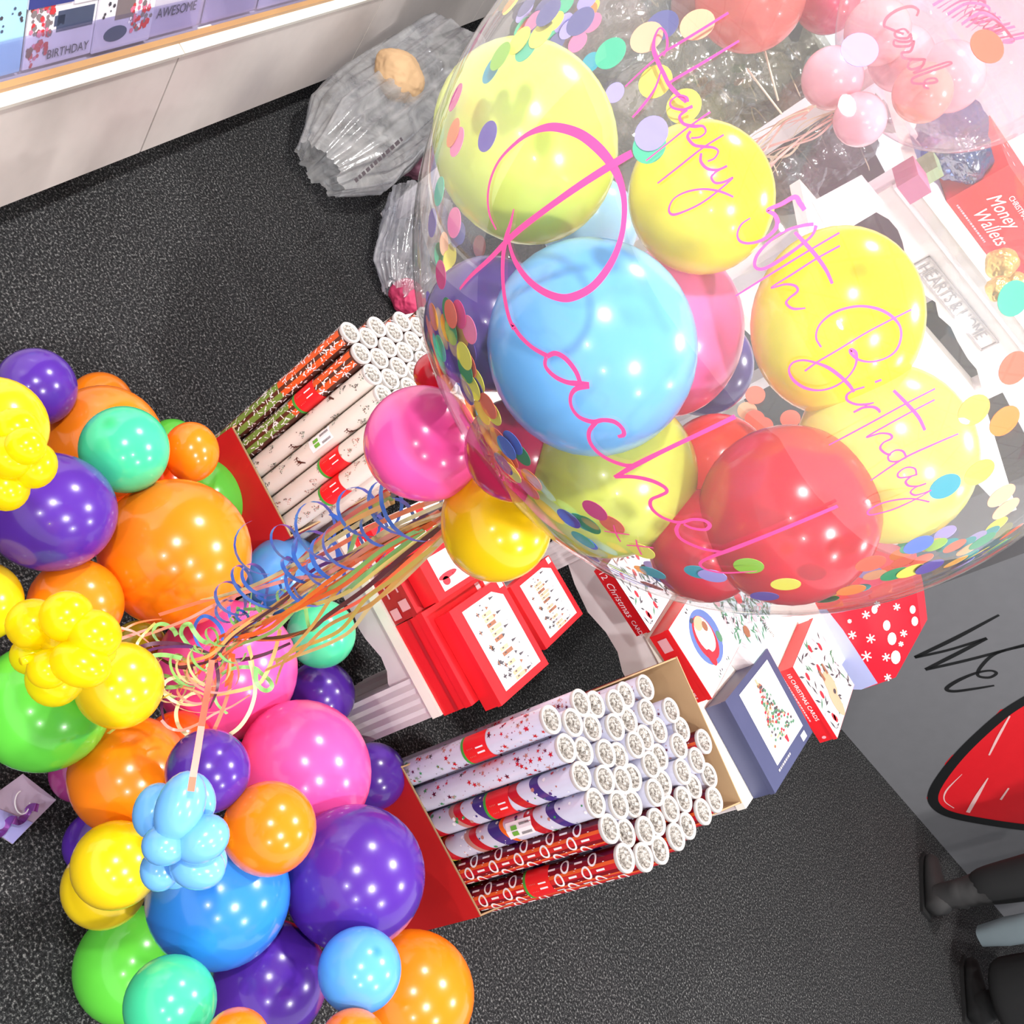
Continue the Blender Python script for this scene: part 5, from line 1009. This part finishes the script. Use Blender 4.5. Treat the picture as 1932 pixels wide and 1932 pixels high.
traced('coral', [(920, 1465), (1020, 1470), (1130, 1430), (1230, 1330), (1320, 1150), (1390, 950), (1420, 800)], wd=.0055); traced('gold', [(640, 690), (670, 560), (740, 470), (810, 400)], wd=.004); traced('plum', [(880, 900), (860, 1050), (880, 1180)], wd=.005)
FD = (onz(311, 1594, .74) - O).dot(FW)
# the pale coral ribbon that runs to the blue twisted flower
for nm_, ps in (('coral', [(400, 1245, 1.4), (392, 1300, 1.36), (380, 1370, FD + .005)]), ('pink', [(380, 1370, FD + .005), (372, 1420, FD - .02), (364, 1466, FD - .036)]), ('coral', [(364, 1466, FD - .036), (360, 1493, FD - .046)])): ribbon3(rpath(ps, 8), .0075, RMAT[nm_], 0, 0)
# ------------------------------------------------------------------ crumpled polythene bags on the carpet
def crumple(name, c, size, mt_, label, cat='plastic bag', seed=1, amp=.22, group=None, rot=0.0, R3=None, parent=None):
    bm = bmesh.new(); bmesh.ops.create_icosphere(bm, subdivisions=5, radius=1.0); sd = V((seed * 3.1, seed * 1.7, seed * .9))
    for v in bm.verts:
        p = v.co.copy(); n1 = noise.noise(p * 1.6 + sd); n2 = 1 - abs(noise.noise(p * 3.5 + sd * 2)) * 2; n3 = 1 - abs(noise.noise(p * 8 + sd)) * 2
        v.co = p * (1 + amp * n1 + amp * .35 * n2 + amp * .16 * n3)
        v.co = V((v.co.x * size[0], v.co.y * size[1], v.co.z * size[2]))
    me = bpy.data.meshes.new(name); bm.to_mesh(me); bm.free(); me.materials.append(mt_)
    for p in me.polygons: p.use_smooth = True
    ob = bpy.data.objects.new(name, me); COL.objects.link(ob); ob.location = c
    ob.rotation_euler = R3.to_euler() if R3 is not None else (0, 0, rot)
    if parent is None: tag(ob, label, cat, group)
    else: par(ob, parent)
    return ob
POLY = film('polythene', (240, 242, 248), .15, .48, (255, 255, 255), .18, .5, 12, .35, .24)
POLY2 = film('polythene_side', (240, 242, 248), .13, .36, (250, 250, 255), .16, .5, 14, .35, .20)
bgc = onz(712, 262, .14)
def polybag(name, A, B, wA, wB, flat, mt_, seed, parent=None, label=None, bend=.02):
    # a collapsed tube of film from A (mouth) to B, pleated lengthwise
    ax = (B - A); L_ = ax.length; ax.normalize(); sx = ax.cross(V((0, 0, 1))).normalized(); up_ = sx.cross(ax); M_ = 60; N_ = 150; vs = []; sd = V((seed, seed * .7, seed * 1.3))
    for k in range(M_ + 1):
        t_ = k / M_; w_ = wA + (wB - wA) * t_; jag = .05 * noise.noise(V((seed, 9, 0))) 
        for i in range(N_):
            a_ = 2 * math.pi * i / N_; q = V((math.cos(a_) * 2.2, math.sin(a_) * 2.2, t_ * 1.5)) + sd
            r_ = 1 + .24 * noise.noise(q) + .16 * (1 - 2 * abs(noise.noise(V((q.x * 2.2, q.y * 2.2, q.z * .9))))) + .06 * (1 - 2 * abs(noise.noise(V((q.x * 5, q.y * 5, q.z * 1.6))))) + .018 * (1 - 2 * abs(noise.noise(q * 9)))
            e_ = (.55 + .45 * min(1, t_ * 5)) * (1 if k < M_ else .9); off = .03 * noise.noise(V((a_ * 2, seed, 1))) + .012 * noise.noise(V((a_ * 7, seed, 4))) if k < 3 else 0
            p = A + ax * (L_ * t_ + off) + sx * (math.cos(a_) * w_ * r_ * e_) + up_ * (math.sin(a_) * w_ * flat * r_ * e_)
            p.z = max(p.z, .004); vs.append(p)
    g = MB(); fs = [(k * N_ + i, k * N_ + (i + 1) % N_, (k + 1) * N_ + (i + 1) % N_, (k + 1) * N_ + i) for k in range(M_) for i in range(N_)]
    g.add(vs, fs, 0, True); o = g.build(name, mt_, parent)
    if label: tag(o, label, 'plastic bag')
    return o
plb = thing('polythene_bag', bgc, 'crumpled clear polythene bag with dark print on the carpet by the rack', 'plastic bag')
polybag('bag_skin', onz(604, 318, .09), onz(870, 105, .30), .135, .13, .7, POLY, 3.0, plb)
polybag('bag_fold', onz(640, 205, .07), onz(730, 165, .10), .05, .08, .7, POLY, 8.0, plb)
crumple('paper_parcel', onz(752, 142, .27), (.078, .07, .065), mat('tan_paper', (222, 184, 140), .8), 'round tan paper parcel beside the clear polythene bag', 'parcel', seed=5, amp=.10)
polybag('polythene_bag', onz(755, 560, .05), onz(800, 385, .14), .085, .10, .8, POLY2, 12.0, None, 'smaller clear polythene bag half hidden behind the bubble edge')
crumple('tissue_bundle', onz(770, 562, .05), (.055, .05, .045), mat('tissue_pink', (214, 66, 110), .6), 'pink tissue bundle under the smaller polythene bag', 'tissue', seed=13, amp=.2)
crumple('tissue_bundle', onz(792, 300, .09), (.05, .05, .07), mat('tissue_dusky', (150, 100, 120), .6), 'dusky pink tissue bundle beside the printed polythene bag', 'tissue', seed=15, amp=.2)
g = MB(); tp = onz(672, 345, .30); tu = (onz(790, 238, .40) - tp).normalized(); text_mesh(g, '~12', .022, tp + V((0, 0, .0)), tu, (D_ * -1 - tu * (D_ * -1).dot(tu)).normalized(), 0, .0, .2); g.build('bag_print', INK, plb)
# ------------------------------------------------------------------ wall units and wrapped gifts seen through the bubble
cab_m = mat('grey_back_panel', (150, 142, 138), .6)
def worldbox(name, label, cat, px, z0, z1, w_, d_, mt_, yaw=0.0, group=None, holder=None):
    c = onz(px[0], px[1], z0); g = MB(); M = Matrix.Rotation(yaw, 3, 'Z'); g.box(c + V((0, 0, (z1 - z0) / 2)), (w_, d_, z1 - z0), M); o = g.build(name, mt_, None, c); return tag(o, label, cat, group)
tb = thing('display_table', (-.68, 3.8, 0), 'pale table under the cellophane wrapped gifts', 'display table')
g = MB(); g.box((-.70, 3.78, .68), (.62, 2.0, .04)); g.build('table_top', mat('beige_table', (186, 176, 162), .5), tb)
for sx_ in (-1, 1):
    for sy_ in (-1, 1): g = MB(); g.box((-.70 + sx_ * .27, 3.78 + sy_ * .9, .33), (.05, .05, .66)); g.build('leg', WHITE, tb)
CELL = film('cellophane', (222, 220, 205), .18, .26, (190, 186, 168), .08, 1.0, 14, .4, .2); CELL2 = film('cellophane_grey', (205, 202, 206), .16, .28, (170, 166, 172), .10, 1.0, 12, .4, .2)
TWG = mat('raffia', (228, 208, 182), .7); OLV = mat('gift_olive', (126, 124, 100), .6); GRY = mat('gift_grey', (138, 130, 136), .6); MVE = mat('gift_mauve', (150, 120, 124), .6); LGR = mat('gift_stone', (176, 170, 158), .6)
gifts = [((1150, 60), .86, (.10, .10, .15), CELL, MVE, 'mauve'), ((1222, 125), .86, (.11, .12, .16), CELL, OLV, 'olive green'), ((1330, 150), .87, (.11, .15, .17), CELL, OLV, 'dark olive'), ((1425, 155), .87, (.11, .14, .17), CELL, LGR, 'stone grey'),
         ((1195, 222), .84, (.10, .10, .14), CELL, LGR, 'pale stone'), ((1300, 228), .84, (.10, .12, .14), CELL, OLV, 'moss green'), ((1480, 248), .86, (.11, .14, .16), CELL2, GRY, 'mid grey'), ((1565, 285), .86, (.11, .13, .16), CELL2, GRY, 'lilac grey'), ((1400, 275), .82, (.09, .11, .12), CELL, LGR, 'cream'), ((1480, 345), .82, (.09, .12, .12), CELL2, MVE, 'dusky')]
for k, (pp, z, sz, fm, cm, nm_) in enumerate(gifts):
    c = onz(pp[0], pp[1], z); c.z = .70 + sz[2] * .98; c = onz(pp[0], pp[1], c.z)
    t = thing('wrapped_gift', c, nm_ + ' gift wrapped in crumpled cellophane, seen through the bubble', 'gift'); 
    crumple('gift_body', c, tuple(q * .78 for q in sz), cm, '', seed=20 + k, amp=.10, parent=t); crumple('cellophane', c + V((0, 0, .01)), sz, fm, '', seed=40 + k, amp=.26, parent=t)
    g = MB(); tpz = c + V((0, 0, sz[2] * 1.0)); g.lathe([(.012, 0), (.03, .03), (.06, .07), (.075, .09)], V((1, 0, 0)), V((0, 1, 0)), V((0, 0, 1)), tpz, 18, 0, True, lambda a, k_: .25 * math.sin(5 * a + k_)); g.build('gathered_top', fm, t)
    g = MB(); g.tube([tpz + V((math.cos(a) * .02 * (1 + a), math.sin(a) * .02, -.01 * a)) for a in [i * .5 for i in range(14)]], .0025, 5); g.build('raffia_tie', TWG, t)
# white card standing on the unit's corner, lower red boxes behind the yellow balloons
sc = [dep(1533, 380, 2.05), dep(1625, 330, 2.1), dep(1668, 384, 2.08), dep(1560, 438, 2.03)]
wc = Box(onz(1560, 434, 1.47), onz(1668, 384, 1.47), None, .01, 1.47, zt=1.472)
k0, k1 = onz(1533, 380, 1.3055), onz(1560, 438, 1.3055); ym = (k0.y + k1.y) / 2; e_ = [ony(x, y, ym) for x, y in ((1533, 380), (1560, 438), (1668, 384), (1625, 330))]; e_[0].z = e_[1].z = 1.306
g = MB(); g.prism(e_, V((0, .004, 0))); o = g.build('price_card', PRW, None, e_[0]); tag(o, 'plain white card standing at the corner of the tall unit', 'card')
g = MB(); q = [V((-.75, 3.3, 0)), V((.35, 3.6, 0))]
# tall shelving bay beyond: red and patterned boxes on white shelves
sh = thing('display_shelving', (.3, 3.3, 0), 'white shelving bay behind the bubble with red boxes', 'display shelving')
g = MB(); g.box((.13, 3.35, .86), (.92, .45, .03)); g.build('shelf', ledgem, sh); g = MB(); g.box((.13, 3.35, .45), (.92, .45, .03)); g.build('shelf', ledgem, sh)
for x_ in (-.32, .58): g = MB(); g.box((x_, 3.35, .45), (.03, .45, .9)); g.build('side_panel', ledgem, sh)
for k, (x_, c_, nm_) in enumerate([(-.24, 0, 'left'), (-.08, 6, 'second'), (.09, 0, 'third'), (.27, 6, 'right hand')]):
    b_ = Box(V((x_ - .07, 3.18, .8755)), V((x_ + .07, 3.18, .8755)), None, .24, .8755, zt=.8755 + .10 + .02 * (k % 2)); b_.make('card_box', nm_ + ' red box in the row on the white shelving behind the bubble', 'card box', c_, lambda s, g: (rect(g, s, .1, .1, .9, .9, 1), rect(g, s, .2, .2, .45, .8, 2 + k % 4, .001), rect(g, s, .55, .3, .8, .7, 7, .001)))
# lilac, magenta and green packets stacked by the white card
for k, (px, w_, d_, z1, c_, nm_) in enumerate([((1700, 352), .045, .05, 1.535, (190, 110, 140), 'dusky magenta patterned'), ((1738, 326), .025, .05, 1.53, (150, 170, 130), 'sage green')]):
    worldbox('packet', nm_ + ' packet standing behind the white card', 'packet', px, 1.4978, z1, w_, d_, mat('packet_%s' % nm_.split()[0], c_, .5), .75)
crumple('wrapped_sweets', onz(1800, 262, 1.56), (.075, .06, .055), film('blue_cellophane', (150, 180, 230), .2, .45, (90, 120, 180), .1, .8, 20, .4), 'blue cellophane packet of sweets on the top shelf of the unit', 'sweets', seed=61, amp=.25)
GOLD = mat('gold_foil', (216, 178, 100), .3, .6, metal=.6)
for k, (x, y, r_, z) in enumerate([(1890, 498, .028, 1.53), (1912, 540, .026, 1.525), (1885, 545, .022, 1.52)]):
    crumple('ornament', onz(x, y, z), (r_, r_, r_), GOLD, ['upper', 'right', 'lower'][k] + ' gold and white ornament at the foot of the money wallets box', 'ornament', seed=70 + k, amp=.15)
# ------------------------------------------------------------------ second bubble lettered Carole with pink balloons
cc = dep(1690, 130, 1.74); CR = .195
ca = thing('bubble_balloon', cc - V((0, 0, CR)), 'smaller clear bubble lettered Carole, with pale pink balloons at its neck', 'balloon')
g = MB(); g.lathe([(math.sin(math.pi * k / 40) * CR + 1e-4, -math.cos(math.pi * k / 40) * CR) for k in range(41)], V((1, 0, 0)), V((0, 1, 0)), V((0, 0, 1)), cc + cv(V((.45, -.3, 0))) * .24, 48); CC = cc + cv(V((.45, -.3, 0))) * .24
g.build('clear_skin', film('bubble_film_pink', (255, 240, 244), .06, .12, (255, 214, 224), .03, .1, 5, .45), ca)
PP = [(1570, 148, 58, 1.98, (246, 176, 190), 'pale pink balloon at the left of the Carole bubble'), (1622, 226, 50, 1.95, (250, 182, 196), 'pale pink balloon lowest on the Carole bubble'), (1655, 60, 62, 2.0, (248, 196, 196), 'peach pink balloon behind the capital C of Carole'), (1700, 110, 62, 2.06, (250, 206, 210), 'blush balloon under the middle of Carole'), (1790, 145, 66, 2.04, (252, 200, 206), 'blush balloon at the end of Carole'), (1740, 175, 56, 1.98, (248, 180, 160), 'salmon balloon below the end of Carole')]
for (x, y, r, d, c_, lb_) in PP:
    d *= .87; c = dep(x, y, d); balloon('balloon', c, r * d / F, latex('latex_c%d%d' % (x, y), c_), lb_, 'pink balloons of the Carole bubble')
g = MB(); st = [L1((1320, 0), .3209)([(1275, 95, 4), (1285, 60, 5), (1240, 38, 6), (1160, 60, 6), (1100, 105, 6), (1085, 150, 5), (1110, 165, 5), (1170, 190, 5), (1200, 200, 5)]), L1((1320, 0), .3209)([(1230, 195, 5), (1200, 170, 4), (1150, 190, 5), (1160, 220, 5), (1220, 225, 5), (1240, 200, 5), (1240, 240, 5), (1180, 245, 5), (1145, 235, 4), (1150, 270, 5), (1230, 270, 5), (1260, 240, 5), (1240, 300, 5), (1190, 310, 5), (1200, 340, 5), (1270, 350, 5), (1320, 350, 5)]),
     L1((1320, 0), .3209)([(1325, 350, 5), (1250, 350, 4), (1225, 390, 5), (1250, 408, 5), (1310, 385, 5), (1325, 345, 4), (1300, 400, 4), (1260, 430, 5), (1380, 390, 4), (1460, 365, 4), (1470, 380, 4), (1300, 440, 5), (1250, 465, 5), (1260, 490, 5), (1340, 490, 5), (1395, 480, 5), (1380, 460, 4), (1330, 470, 4), (1320, 510, 5), (1350, 520, 4)])]
for i, s_ in enumerate(st): strip_on(g, s_, lambda x, y: dep(x, y, 1.64), -FW, 6)
g.build('script_lettering', mat('rose_vinyl', (214, 84, 116), .4), ca)
for k in range(16):     # pale pink raffia hanging down from its neck
    x0, y0 = 1560 + rrg.uniform(-40, 30), 205 + rrg.uniform(-10, 20); pts = [(x0, y0, 1.72), (x0 - 50 + rrg.uniform(-15, 15), y0 + 25 + rrg.uniform(-10, 15), 1.74), (x0 - 100 + rrg.uniform(-20, 20), y0 + 60 + rrg.uniform(-15, 20), 1.76), (x0 - 140 + rrg.uniform(-25, 30), y0 + 95 + rrg.uniform(-30, 35), 1.79)]
    ribbon3(rpath(pts, 8), .004, [mat('raffia_pink', (236, 176, 166), .5), TWG][k % 2], .6 * rrg.random(), rrg.random(), 'ribbon', ca)
for k in range(9):
    x0, y0 = 1800 + k * 9, 0 + k * 6; ribbon3(rpath([(x0 - 40, y0 + 10, 1.8), (x0, y0 - 12, 1.82), (x0 + 40, y0 - 20 + 6 * k, 1.84), (x0 + 20, y0 + 30, 1.83), (x0 + 70, y0 + 20, 1.85)], 8), .005, mat('raffia_hot_pink', (226, 90, 150), .5), .3, k, 'ribbon', ca)
# large coral and rose balloons at the top edge
for (x, y, r, d, c_, lb_) in [(1415, -10, 105, 2.0, (236, 120, 110), 'coral balloon cut by the top edge, seen through the bubble'), (1560, 0, 62, 2.08, (206, 60, 100), 'deep rose balloon at the top edge beside the coral one'), (1325, 10, 60, 2.2, (170, 110, 104), 'dusky rose balloon at the top edge left of the coral one')]:
    c = dep(x, y, d); balloon('balloon', c, r * d / F, latex('latex_t%d' % x, c_, .15), lb_, 'large balloons at the top edge')
for (a, b) in (((1424, 25), (1468, 190)), ((1410, 130), (1475, 215))): g = MB(); g.tube([dep(a[0], a[1], 2.05), dep(b[0], b[1], 2.12)], .0022, 5); tag(g.build('balloon_string', TWG), ('longer' if a[1] < 50 else 'shorter') + ' pale string running down from the coral balloon', 'string')
# ------------------------------------------------------------------ mirrored gift tag on the carpet at the lower left
tgz = .02; t = thing('gift_tag', onz(45, 1525, .01), 'silvery lilac square gift tag with a curled purple ribbon on the carpet', 'gift tag')
g = MB(); q = [onz(x, y, tgz) for x, y in ((43, 1460), (106, 1509), (24, 1592), (-60, 1535))]; g.prism(q, V((0, 0, -.003))); g.build('tag_card', mat('silver_lilac', (196, 180, 204), .3, .6), t)
g = MB(); q = [onz(x, y, tgz + .001) for x, y in ((62, 1552), (24, 1592), (-60, 1535), (-30, 1515))]; g.prism(q, V((0, 0, .0005))); g.build('lower_strip', mat('lavender_strip', (168, 166, 226), .3), t)
P = [onz(-10 + 7.5 * i, 1572 - 4.6 * i + 6 * math.sin(i * 1.2), tgz + .012 + .010 * math.cos(i * 1.2)) for i in range(12)]
P = [V(p) for p in smooth_path([tuple(p) for p in P], 6)]; ribbon3(P, .014, mat('metallic_purple', (134, 70, 160), .2, .7, metal=.5), .0, .4, 'curled_ribbon', t)
P = [onz(42 + 14 * math.cos(a), 1514 + 22 * math.sin(a), tgz + .006) for a in [i * .3 for i in range(16)]]; ribbon3(P, .002, PRW, 0, 0, 'silver_thread', t)
# ------------------------------------------------------------------ person standing at the counter (boots and trousers in view)
pt = thing('person', onz(1775, 1690, 0), 'person in dark boots and black trousers, with a grey coat hem, at the counter', 'person')
def skin_fig(name, chains, mt_, parent, sub=2):
    vs = []; es = []; rs = []
    for ch in chains:
        o = None
        for it in ch:
            if isinstance(it, int): o = it; continue
            vs.append(it[0]); rs.append(it[1]); i = len(vs) - 1
            if o is not None: es.append((o, i))
            o = i
    me = bpy.data.meshes.new(name); me.from_pydata([tuple(v) for v in vs], es, []); ob = bpy.data.objects.new(name, me); COL.objects.link(ob)
    sk = ob.modifiers.new('s', 'SKIN'); ob.modifiers.new('u', 'SUBSURF').levels = sub
    for i, r in enumerate(rs): me.skin_vertices[0].data[i].radius = r if isinstance(r, tuple) else (r, r)
    me.skin_vertices[0].data[0].use_root = True
    dg = bpy.context.evaluated_depsgraph_get(); m2 = bpy.data.meshes.new_from_object(ob.evaluated_get(dg)); bpy.data.objects.remove(ob); m2.name = name
    for p in m2.polygons: p.use_smooth = True
    m2.materials.clear(); m2.materials.append(mt_); o2 = bpy.data.objects.new(name, m2); COL.objects.link(o2); par(o2, parent); return o2
fwd = V((-.38, .925, 0)).normalized(); side = V((fwd.y, -fwd.x, 0)); f1 = V((2.085, 3.985, 0)); f2 = V((2.47, 3.86, 0))
hipc = (f1 + f2) / 2 + V((0, 0, .92)) + side * .02
BODY = mat('skin_tone', (200, 150, 124), .5); TRO = mat('black_trousers', (24, 24, 26), .8); BOOT = mat('dark_boot_suede', (46, 45, 46), .75); COAT = mat('grey_blue_hem', (104, 116, 122), .8); BLK = mat('black_coat', (16, 16, 18), .9)
h1 = hipc - side * .09; h2 = hipc + side * .09; up = V((0, 0, 1))
skin_fig('body', [[(hipc, .12), (hipc + up * .22, .11), (hipc + up * .42, .13), (hipc + up * .52, .07), (hipc + up * .60, .055), (hipc + up * .72, .095), (hipc + up * .80, .08)],
                  [0, (h1, .09), (f1 + up * .48 + fwd * .02, .062), (f1 + up * .14, .03), (f1 + up * .05 + fwd * .02, .016)], [0, (h2, .09), (f2 + up * .48 + fwd * .02, .062), (f2 + up * .14, .03), (f2 + up * .05 + fwd * .02, .016)],
                  [2, (hipc + up * .46 - side * .18, .055), (hipc + up * .2 - side * .24, .042), (hipc + up * -.04 - side * .22 + fwd * .08, .032), (hipc + up * -.13 - side * .22 + fwd * .1, .035)], [2, (hipc + up * .46 + side * .18, .055), (hipc + up * .2 + side * .24, .042), (hipc + up * -.04 + side * .22 + fwd * .08, .032), (hipc + up * -.13 + side * .22 + fwd * .1, .035)]], BODY, pt)
skin_fig('coat', [[(hipc + up * -.02, .15), (hipc + up * .22, .145), (hipc + up * .42, .16), (hipc + up * .5, .10)], [2, (hipc + up * .46 - side * .19, .07), (hipc + up * .2 - side * .25, .058), (hipc + up * -.02 - side * .22 + fwd * .07, .048)], [2, (hipc + up * .46 + side * .19, .07), (hipc + up * .2 + side * .25, .058), (hipc + up * -.02 + side * .22 + fwd * .07, .048)]], BLK, pt)
crumple('hair', hipc + up * .77, (.105, .115, .12), BLK, '', seed=91, amp=.05, parent=pt)
for f, h_ in ((f1, h1), (f2, h2)):
    skin_fig('trouser_leg', [[(h_ + up * .05, .115), (f + up * .7, .10), (f + up * .48, .095), (f + up * .30, .082), (f + up * .17, .07)]] if f is f1 else [[(h_ + up * .05, .13), (f + up * .6, .14), (f + up * .35, .16), (f + up * .18, .165), (f + up * .13, .15)]], TRO if f is f1 else BLK, pt)  # second leg wider, blacker: shadow around the boot put into shape and colour
    # boot: sole and upper as one lofted shape along the foot
    g = MB(); N = 14; ring = []
    for k in range(N + 1):
        t_ = k / N; x = -.08 + .28 * t_; wd = .038 + .012 * math.sin(math.pi * min(1, t_ * 1.1)) - (.018 * max(0, t_ - .8) * 5) * .6; ht = .10 - .065 * max(0, t_ - .25) ** .7 if t_ > .25 else .10
        c = f + fwd * x; row_ = []
        for i in range(16):
            a = 2 * math.pi * i / 16; yy = math.sin(a); zz = ht / 2 + ht / 2 * (yy if yy > 0 else max(yy, -.96)); sc_ = (.25 if k in (0, N) else 1.0)
            row_.append(c + side * (wd * math.cos(a) * sc_) + up * (ht / 2 + (zz - ht / 2) * sc_ + .006))
        ring += row_
    fs = [(k * 16 + i, k * 16 + (i + 1) % 16, (k + 1) * 16 + (i + 1) % 16, (k + 1) * 16 + i) for k in range(N) for i in range(16)] + [tuple(range(15, -1, -1)), tuple(range(N * 16, N * 16 + 16))]
    g.add(ring, fs, 0, True)
    g.lathe([(.050, .06), (.052, .12), (.058, .155), (.052, .165), (.060, .20), (.055, .212), (.062, .25), (.058, .30)], side, fwd, up, f - fwd * .01, 24, 0, True, lambda a, k_: .05 * math.sin(3 * a + k_ * 2.1)); bo = g.build('boot', BOOT if f is f1 else BLK, pt)
    g = MB(); g.prism([f + fwd * (-.085 + .0) - side * .035, f + fwd * .02 - side * .042, f + fwd * .15 - side * .046, f + fwd * .205 - side * .02, f + fwd * .205 + side * .02, f + fwd * .15 + side * .046, f + fwd * .02 + side * .042, f - fwd * .085 + side * .035], up * .012); g.build('sole', BLK, bo)
g = MB(); c = ony(1900, 1757, 3.84); g.lathe([(.035, -.10), (.05, 0), (.055, .12), (.05, .3)], side, fwd, up, c, 24, 0, True, lambda a, k_: .08 * math.sin(4 * a + k_)); g.build('coat_hem', COAT, pt)
